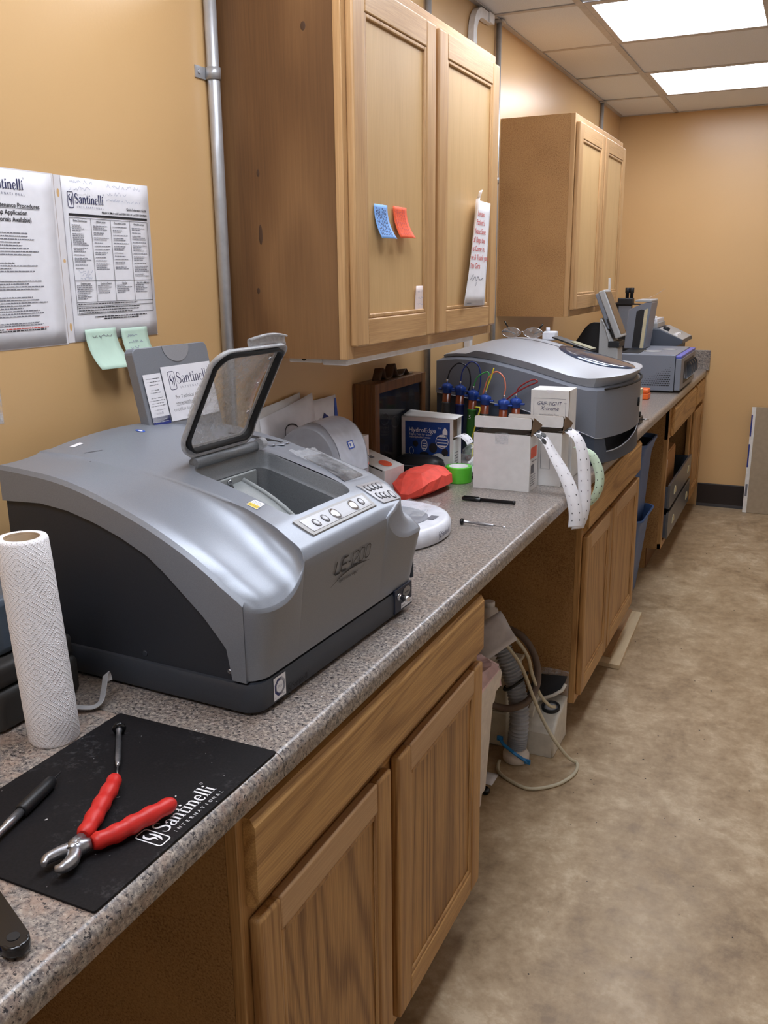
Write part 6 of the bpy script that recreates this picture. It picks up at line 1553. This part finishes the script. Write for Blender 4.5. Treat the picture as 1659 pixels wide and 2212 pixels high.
m = MB(O); m.box(.565, .625, 2.98, 3.07, CT+.0005, CT+.030, .006, 3); part('body', m, 'black_rubber', t)
m = MB(O); m.lathe([(.010, 0), (.010, .02), (.006, .022)], (.612, 3.02, CT+.030), 16); part('dial', m, 'black_gloss', t)
m = MB(O); m.lathe([(.003, 0), (.003, .03)], (.625, 3.03, CT+.018), 10, (1, 0, 0)); part('pin', m, 'steel', t)

# ================================================================ UNDER THE WORKTOP
plain('hose_grey', (166, 169, 176), 0.5); plain('cream_plastic', (216, 208, 188), 0.5); plain('beige_cable', (196, 186, 160), 0.5); plain('brown_hose', (96, 78, 66), 0.5); plain('strap_blue', (44, 130, 196), 0.4); plain('bin_white', (226, 216, 206), 0.5); plain('pink_bag', (228, 196, 200), 0.35)
# corrugated hose ending in a round foot
O = (.505, 1.72, 0); t = thing('drain_hose', 'grey corrugated drain hose ending in a white collar on the floor', 'hose', O)
PH_ = spline([(.385, 1.735, .46), (.425, 1.728, .40), (.452, 1.722, .35), (.478, 1.72, .29), (.495, 1.72, .23), (.505, 1.72, .155), (.504, 1.715, .08), (.502, 1.708, .040)], 40)
R_ = [.0285+.0040*math.sin(2*PI*i/7.0) for i in range(len(PH_))]
m = MB(O); m.tube(PH_, R_, 18); part('corrugated_tube', m, 'hose_grey', t)
m = MB(O); m.lathe([(.030, .0005), (.040, .0008), (.043, .006), (.043, .024), (.040, .030), (.034, .034), (.034, .040), (.028, .042)], (.502, 1.706, 0), 32, (0, 0, 1)); part('collar', m, 'bin_white', t)
m = MB(O); m.tube([(.448, 1.700, .066), (.470, 1.676, .060), (.505, 1.664, .048), (.535, 1.668, .030), (.548, 1.678, .018)], 0, flat=(.010, .004)); part('blue_strap', m, 'strap_blue', t)
for p in ((.448, 1.700, .066), (.548, 1.678, .016)):
    m = MB(O); m.box(p[0]-.010, p[0]+.010, p[1]-.004, p[1]+.004, p[2]-.006, p[2]+.010, .002); part('strap_clip', m, 'strap_blue', t)
m = MB(O); m.tube(spline([(.468, 1.752, .262), (.458, 1.70, .245), (.485, 1.682, .262), (.520, 1.70, .292), (.524, 1.735, .300)], 6), .005, 8); part('black_tie', m, 'black_rubber', t)
# brown hose looping round it
m = MB((.47, 1.68, .2)); m.tube(spline([(.36, 1.64, .262), (.41, 1.635, .228), (.455, 1.650, .205), (.500, 1.662, .205), (.540, 1.69, .225), (.556, 1.73, .265), (.548, 1.755, .32), (.525, 1.765, .37), (.49, 1.765, .41), (.44, 1.765, .43)], 8), .0115, 12)
solo('brown_hose', m, 'brown_hose', 'thin brown rubber hose looping round the corrugated hose', 'hose', (.47, 1.68, .2))
# beige cables
O = (.6, 1.66, 0); t = thing('power_cable', 'beige cable looping out across the floor from under the worktop', 'cable', O)
m = MB(O); m.tube(spline([(.440, 1.66, .45), (.475, 1.665, .41), (.520, 1.675, .345), (.553, 1.69, .25), (.585, 1.70, .17), (.625, 1.705, .10), (.667, 1.735, .030), (.690, 1.755, .0058), (.699, 1.715, .0055), (.692, 1.665, .0055), (.660, 1.600, .0055), (.595, 1.548, .0055), (.530, 1.565, .0055), (.480, 1.600, .0055), (.462, 1.640, .0055), (.458, 1.668, .0055)], 10), .0055, 10); part('cable', m, 'beige_cable', t)
m = MB((.53, 1.72, .3)); m.tube(spline([(.44, 1.69, .47), (.49, 1.70, .425), (.53, 1.705, .37), (.545, 1.71, .31), (.565, 1.735, .235), (.590, 1.765, .185), (.600, 1.80, .165)], 8), .0055, 10)
solo('beige_cable', m, 'beige_cable', 'shorter beige cable running down to the white jug', 'cable', (.53, 1.72, .3))
# white jug with open neck and black funnel tray
O = (.56, 1.85, 0); t = thing('plastic_jug', 'off-white plastic jug with dark round neck and black funnel tray on the floor', 'jug', O)
plain('jug_white', (212, 206, 194), 0.45)
m = MB(O)
m.prism([(1.760, .0008), (1.760, .082), (1.772, .100), (1.812, .128), (1.931, .146), (1.931, .0008)], 'x', .506, .612, bev=.009, seg=3); bdj = part('body', m, 'jug_white', t)
m = MB(O); m.lathe([(.030, -.006), (.031, .007), (.027, .010), (.026, .002), (.004, .002)], (.576, 1.845, .136), 28, (0, -.18, .98)); part('neck', m, 'gasket', t)
m = MB(O); m.lathe([(.0255, 0), (.012, .004)], (.576, 1.844, .139), 24, (0, -.18, .98)); part('neck_disc', m, 'hose_grey', t)
m = MB(O); m.prism([(1.790, .116), (1.806, .122), (1.862, .150), (1.862, .168), (1.83, .160), (1.796, .136)], 'x', .512, .532, bev=.003); part('handle', m, 'jug_white', t)
m = MB(O); m.faces([(.486, 1.868, .152), (.535, 1.862, .156), (.602, 1.888, .184), (.606, 1.935, .216), (.496, 1.935, .206)], [(0, 1, 2, 3, 4)]); q = part('funnel_tray', m, 'gasket', t); solidify(q, .004)
m = MB(O); m.tube([(.484, 1.866, .150), (.535, 1.858, .153), (.575, 1.872, .168), (.602, 1.885, .186), (.608, 1.905, .200)], .006, 8); part('tray_lip', m, 'jug_white', t)
# clear zip bag against the cabinet side
O = (.56, 1.94, .2); m = MB(O); m.grid([[(.505+.105*i/6, 1.940+.003*math.sin(i+j), .135+.098*j/5+.012*i/6*0) for i in range(7)] for j in range(6)])
o = solo('zip_bag', m, 'clear_film', 'clear zip bag propped against the middle cabinet side above the jug', 'bag', O); solidify(o, .001)
# white waste bin with pink liner
O = (.37, 1.34, 0); t = thing('waste_bin', 'narrow off-white waste bin with pink liner just past the near cabinet', 'bin', O)
def bl(x0, x1, y0, y1, z, r=.03): return [(x+.012, y+.012, z) for x, y in rrect(x0, x1, y0, y1, r, 5)]
m = MB(O); m.loft([bl(.262, .468, 1.212, 1.405, .001), bl(.255, .475, 1.205, 1.412, .008), bl(.245, .486, 1.195, 1.424, .22), bl(.238, .496, 1.188, 1.432, .340), bl(.232, .502, 1.182, 1.438, .341), bl(.230, .506, 1.180, 1.442, .385), bl(.224, .514, 1.174, 1.450, .386), bl(.222, .517, 1.172, 1.453, .425), bl(.226, .513, 1.176, 1.449, .438), bl(.236, .503, 1.186, 1.439, .438), bl(.25, .485, 1.20, 1.42, .06)], True, (True, True), False)
part('tub', m, 'bin_white', t)
m = MB(O); rnd = random.Random(31); m.loft([[(x+rnd.uniform(-.008, .008), y+rnd.uniform(-.008, .008), z+rnd.uniform(-.010, .012)) for x, y, _ in bl(.252+a_, .488-a_, 1.20+a_, 1.425-a_, 0, .04)] for z, a_ in ((.395, -.030), (.440, -.026), (.466, -.004), (.462, .03), (.42, .06), (.36, .07))], True, (False, True), False); part('liner', m, 'pink_bag', t)
# paper napkin lying over bin and hose
O = (.47, 1.6, .45); m = MB(O); rnd = random.Random(6)
A_, B_, C_, D_ = Vector((.370, 1.585, .470)), Vector((.462, 1.630, .540)), Vector((.525, 1.600, .462)), Vector((.430, 1.555, .385))
m.grid([[A_.lerp(B_, i/6).lerp(D_.lerp(C_, i/6), j/6)+Vector((0, .004*math.sin(i*.9+j*.6), .003*math.sin(j*1.3))) for i in range(7)] for j in range(7)])
plain('napkin', (226, 222, 224), 0.8)
o = solo('paper_napkin', m, 'napkin', 'square white napkin draped over the corrugated hose beside the bin', 'napkin', O); solidify(o, .0012)
# cream storage box with white bottle on top
O = (.33, 1.83, 0); t = thing('storage_box', 'cream plastic storage box under the worktop behind the hose', 'storage box', O)
m = MB(O); m.box(.20, .452, 1.765, 1.94, .0008, .125, .006); part('lower_drawer', m, 'cream_plastic', t)
m = MB(O); m.box(.20, .448, 1.765, 1.94, .128, .255, .006); part('upper_drawer', m, 'cream_plastic', t)
m = MB(O); m.box(.195, .456, 1.76, 1.942, .256, .268, .004); part('lid', m, 'cream_plastic', t)
O = (.35, 1.86, .268); t = thing('white_bottle', 'white plastic bottle standing on the cream storage box', 'bottle', O)
m = MB(O); m.lathe([(.030, .0005), (.034, .005), (.034, .15), (.030, .178), (.016, .188), (.016, .192)], (.35, 1.86, .268), 26); part('body', m, 'bin_white', t)
m = MB(O); m.lathe([(.019, .189), (.019, .205), (.016, .207)], (.35, 1.86, .268), 20); part('cap', m, 'white_plastic', t)
m = MB(O); m.box(.325, .395, 1.8215, 1.8245, .31, .36); part('dark_label', m, 'gasket', t)
# black castor knob and paper scrap on the floor
m = MB((.475, 1.475, 0)); m.lathe([(.010, .0005), (.014, .006), (.014, .016), (.008, .022)], (.475, 1.475, 0), 18); solo('rubber_bung', m, 'black_gloss', 'small black rubber bung on the floor beside the waste bin', 'bung', (.475, 1.475, 0))
m = MB((.455, 1.56, 0)); m.grid([[(.435+.045*i/3, 1.525+.07*j/3, .0012+.002*(i*j % 3)) for i in range(4)] for j in range(4)]); o = solo('paper_scrap', m, 'white_paper', 'scrap of white paper on the floor by the corrugated hose', 'paper', (.455, 1.56, 0)); solidify(o, .0005)
# plank on the floor in front of the middle cabinet
O = (.62, 2.85, 0); t = thing('wood_plank', 'pale pine plank lying on the floor at the toe of the middle cabinet', 'plank', O)
m = MB(O); m.prism([(.575, 2.545), (.677, 2.535), (.660, 3.165), (.565, 3.17)], 'z', .001, .019, bev=.001); part('board', m, 'pine_plank', t)
m = MB(O); m.prism([(.590, 2.60), (.630, 2.596), (.616, 3.165), (.580, 3.168)], 'z', .0195, .027, bev=.001); part('batten', m, 'oak_worn', t)
# stacked blue bins
plain('blue_bin', (76, 104, 152), 0.45); plain('bin_dark', (30, 32, 38), 0.7)
def bin_(label, cx, cy, z0, h, sc, liner):
    O = (cx, cy, z0); t = thing('recycling_bin', label, 'bin', O)
    def q(f, z, r=.05): return [(cx+x*f*sc, cy+y*f*sc, z) for x, y in rrect(-.20, .155, -.185, .185, r, 6)]
    m = MB(O); m.loft([q(.66, z0+.001), q(.68, z0+.01), q(.90, z0+h*.80), q(.93, z0+h*.90), q(1.02, z0+h*.97), q(1.06, z0+h*.985), q(1.06, z0+h), q(1.01, z0+h), q(.92, z0+h*.9), q(.66, z0+.02)], True, (True, True), True); b_ = part('tub', m, 'blue_bin', t); b_.data.set_sharp_from_angle(angle=math.radians(45))
    if liner:
        m = MB(O); m.loft([q(.99, z0+h*.975), q(.80, z0+h*.90), q(.3, z0+h*.88)], True, (False, True)); part('dark_contents', m, 'bin_dark', t)
    return t
bin_('lower blue recycling bin standing on the floor between the cabinets', .46, 3.44, 0.0, .42, 1.0, False)
bin_('upper blue recycling bin stacked in the lower one under the worktop', .455, 3.45, .032, .74, .98, True)
# metal drawers pulled out of the far cabinet
plain('drawer_metal', (120, 122, 126), 0.35, 0.7); plain('drawer_side', (70, 78, 92), 0.5); plain('cardboard', (176, 128, 80), 0.8)
BO = (.3, 4.39, 0.0)
for k, (z0, z1) in enumerate(((.322, .452), (.160, .300))):
    m = MB(BO); m.box(.640, .652, 3.935, 4.85, z0, z1, .001); f_ = part('drawer', m, 'drawer_metal', b3, label='grey metal drawer front')
    m = MB(BO); m.box(.05, .640, 3.935, 3.941, z0+.004, z1-.01); part('side', m, 'drawer_side', f_)
    m = MB(BO); m.box(.05, .640, 4.844, 4.85, z0+.004, z1-.01); part('side', m, 'drawer_side', f_)
    m = MB(BO); m.box(.05, .640, 3.941, 4.844, z0+.004, z0+.01); part('bottom', m, 'drawer_side', f_)
    for yy in (4.14, 4.72):
        m = MB(BO); m.prism([(yy+.042*math.cos(a_), z0+.045+.040*math.sin(a_)) for a_ in [PI*i/12 for i in range(13)]], 'x', .6522, .6545); part('half_round_pull', m, 'cream_strip', f_)  # cream colour stands in for the reflection on the pulls
O = (.47, 4.24, .333); t = thing('cardboard_box', 'brown cardboard box with white label in the upper metal drawer', 'box', O)
m = MB(O); m.box(.34, .60, 3.98, 4.46, .3335, .575, .002); part('body', m, 'cardboard', t)
a = Art(); a.mi = 0; a.rect(.50, .515, .575, .55); a.mi = 1; r_ = random.Random(1); a.words(.503, .56, .538, .005, r_); a.words(.503, .565, .522, .006, r_)
a.place('label', ['white_paper', 'ink_grey'], t, lambda u, v: (u-O[0], 3.979-O[1]-.0003*0, v-O[2]))
a = Art(); a.mi = 0; a.rect(4.02, .50, 4.16, .545); a.mi = 1; a.words(4.03, 4.14, .53, .006, r_); a.words(4.03, 4.14, .51, .008, r_)
a.place('label', ['white_paper', 'ink_grey'], t, lambda u, v: (.6012-O[0], u-O[1], v-O[2]))
m = MB(O); m.box(.55, .598, 4.03, 4.44, .5755, .588, .001); part('flap', m, 'cardboard', t)
# boards leaning against the back wall
plain('board_paper', (164, 146, 122), 0.8, grain=0.03); plain('board_edge', (226, 222, 216), 0.7)
O = (1.25, 5.34, 0)
for k, (dy, lab) in enumerate(((0.0, 'front plasterboard sheet leaning against the back wall'), (.0165, 'second plasterboard sheet behind the front one'))):
    t = thing('plasterboard', lab, 'board', (1.25, 5.318+dy, 0), 0, 'plasterboard sheets')
    R2 = Matrix.Rotation(math.radians(-3.6), 4, 'X')
    xo = -.303+.006*k
    m = MB(); m.box(xo, .42, -.0075, .0075, .0012, .690-.004*k, .0008, M=R2); part('sheet', m, 'board_paper', t)
    if k == 0:
        m = MB(); m.box(xo, xo+.024, -.0086, -.0076, .0012, .690, M=R2); e_ = part('edge_tape', m, 'board_edge', t)
        for z0, z1 in ((.50, .64), (.30, .45)):
            m = MB(); m.box(xo, xo+.009, -.0092, -.0087, z0, z1, M=R2); part('edge_print', m, 'navy_print', e_)
        m = MB(); m.box(xo+.005, xo+.018, -.0092, -.0087, .11, .19, M=R2); part('edge_stamp', m, 'ink_grey', e_)
# crumbs of dirt on the floor and flakes of dust on the worktop
for name, lab, cat, mat, zz, n, (xa, xb, ya, yb), sz in (('floor_crumbs', 'dark crumbs of dirt scattered on the mottled floor', 'crumbs', 'bin_dark', 0.0, 90, (.66, 1.35, .4, 4.9), .0040), ('dust_flakes', 'pale lens dust flakes scattered on the worktop by the big machine', 'dust', 'dust_white', CT, 60, (.36, .63, .05, 1.5), .0022)):
    m = MB(); rnd = random.Random(n)
    for _ in range(n):
        x, y, s_ = rnd.uniform(xa, xb), rnd.uniform(ya, yb), sz*rnd.uniform(.4, 1.1)
        if cat == 'dust' and x < .60 and .10 < y < .72: continue
        m.faces([(x+s_*rnd.uniform(.5, 1), y, zz+.0008), (x, y+s_*rnd.uniform(.5, 1), zz+.0006), (x-s_*rnd.uniform(.5, 1), y, zz+.0008), (x, y-s_*rnd.uniform(.5, 1), zz+.0006), (x, y, zz+.0006+s_*.35)], [(0, 1, 4), (1, 2, 4), (2, 3, 4), (3, 0, 4)])
    o = link(name, m.mesh(name, mat), None, (0, 0, 0), 'stuff'); o['label'] = lab; o['category'] = cat
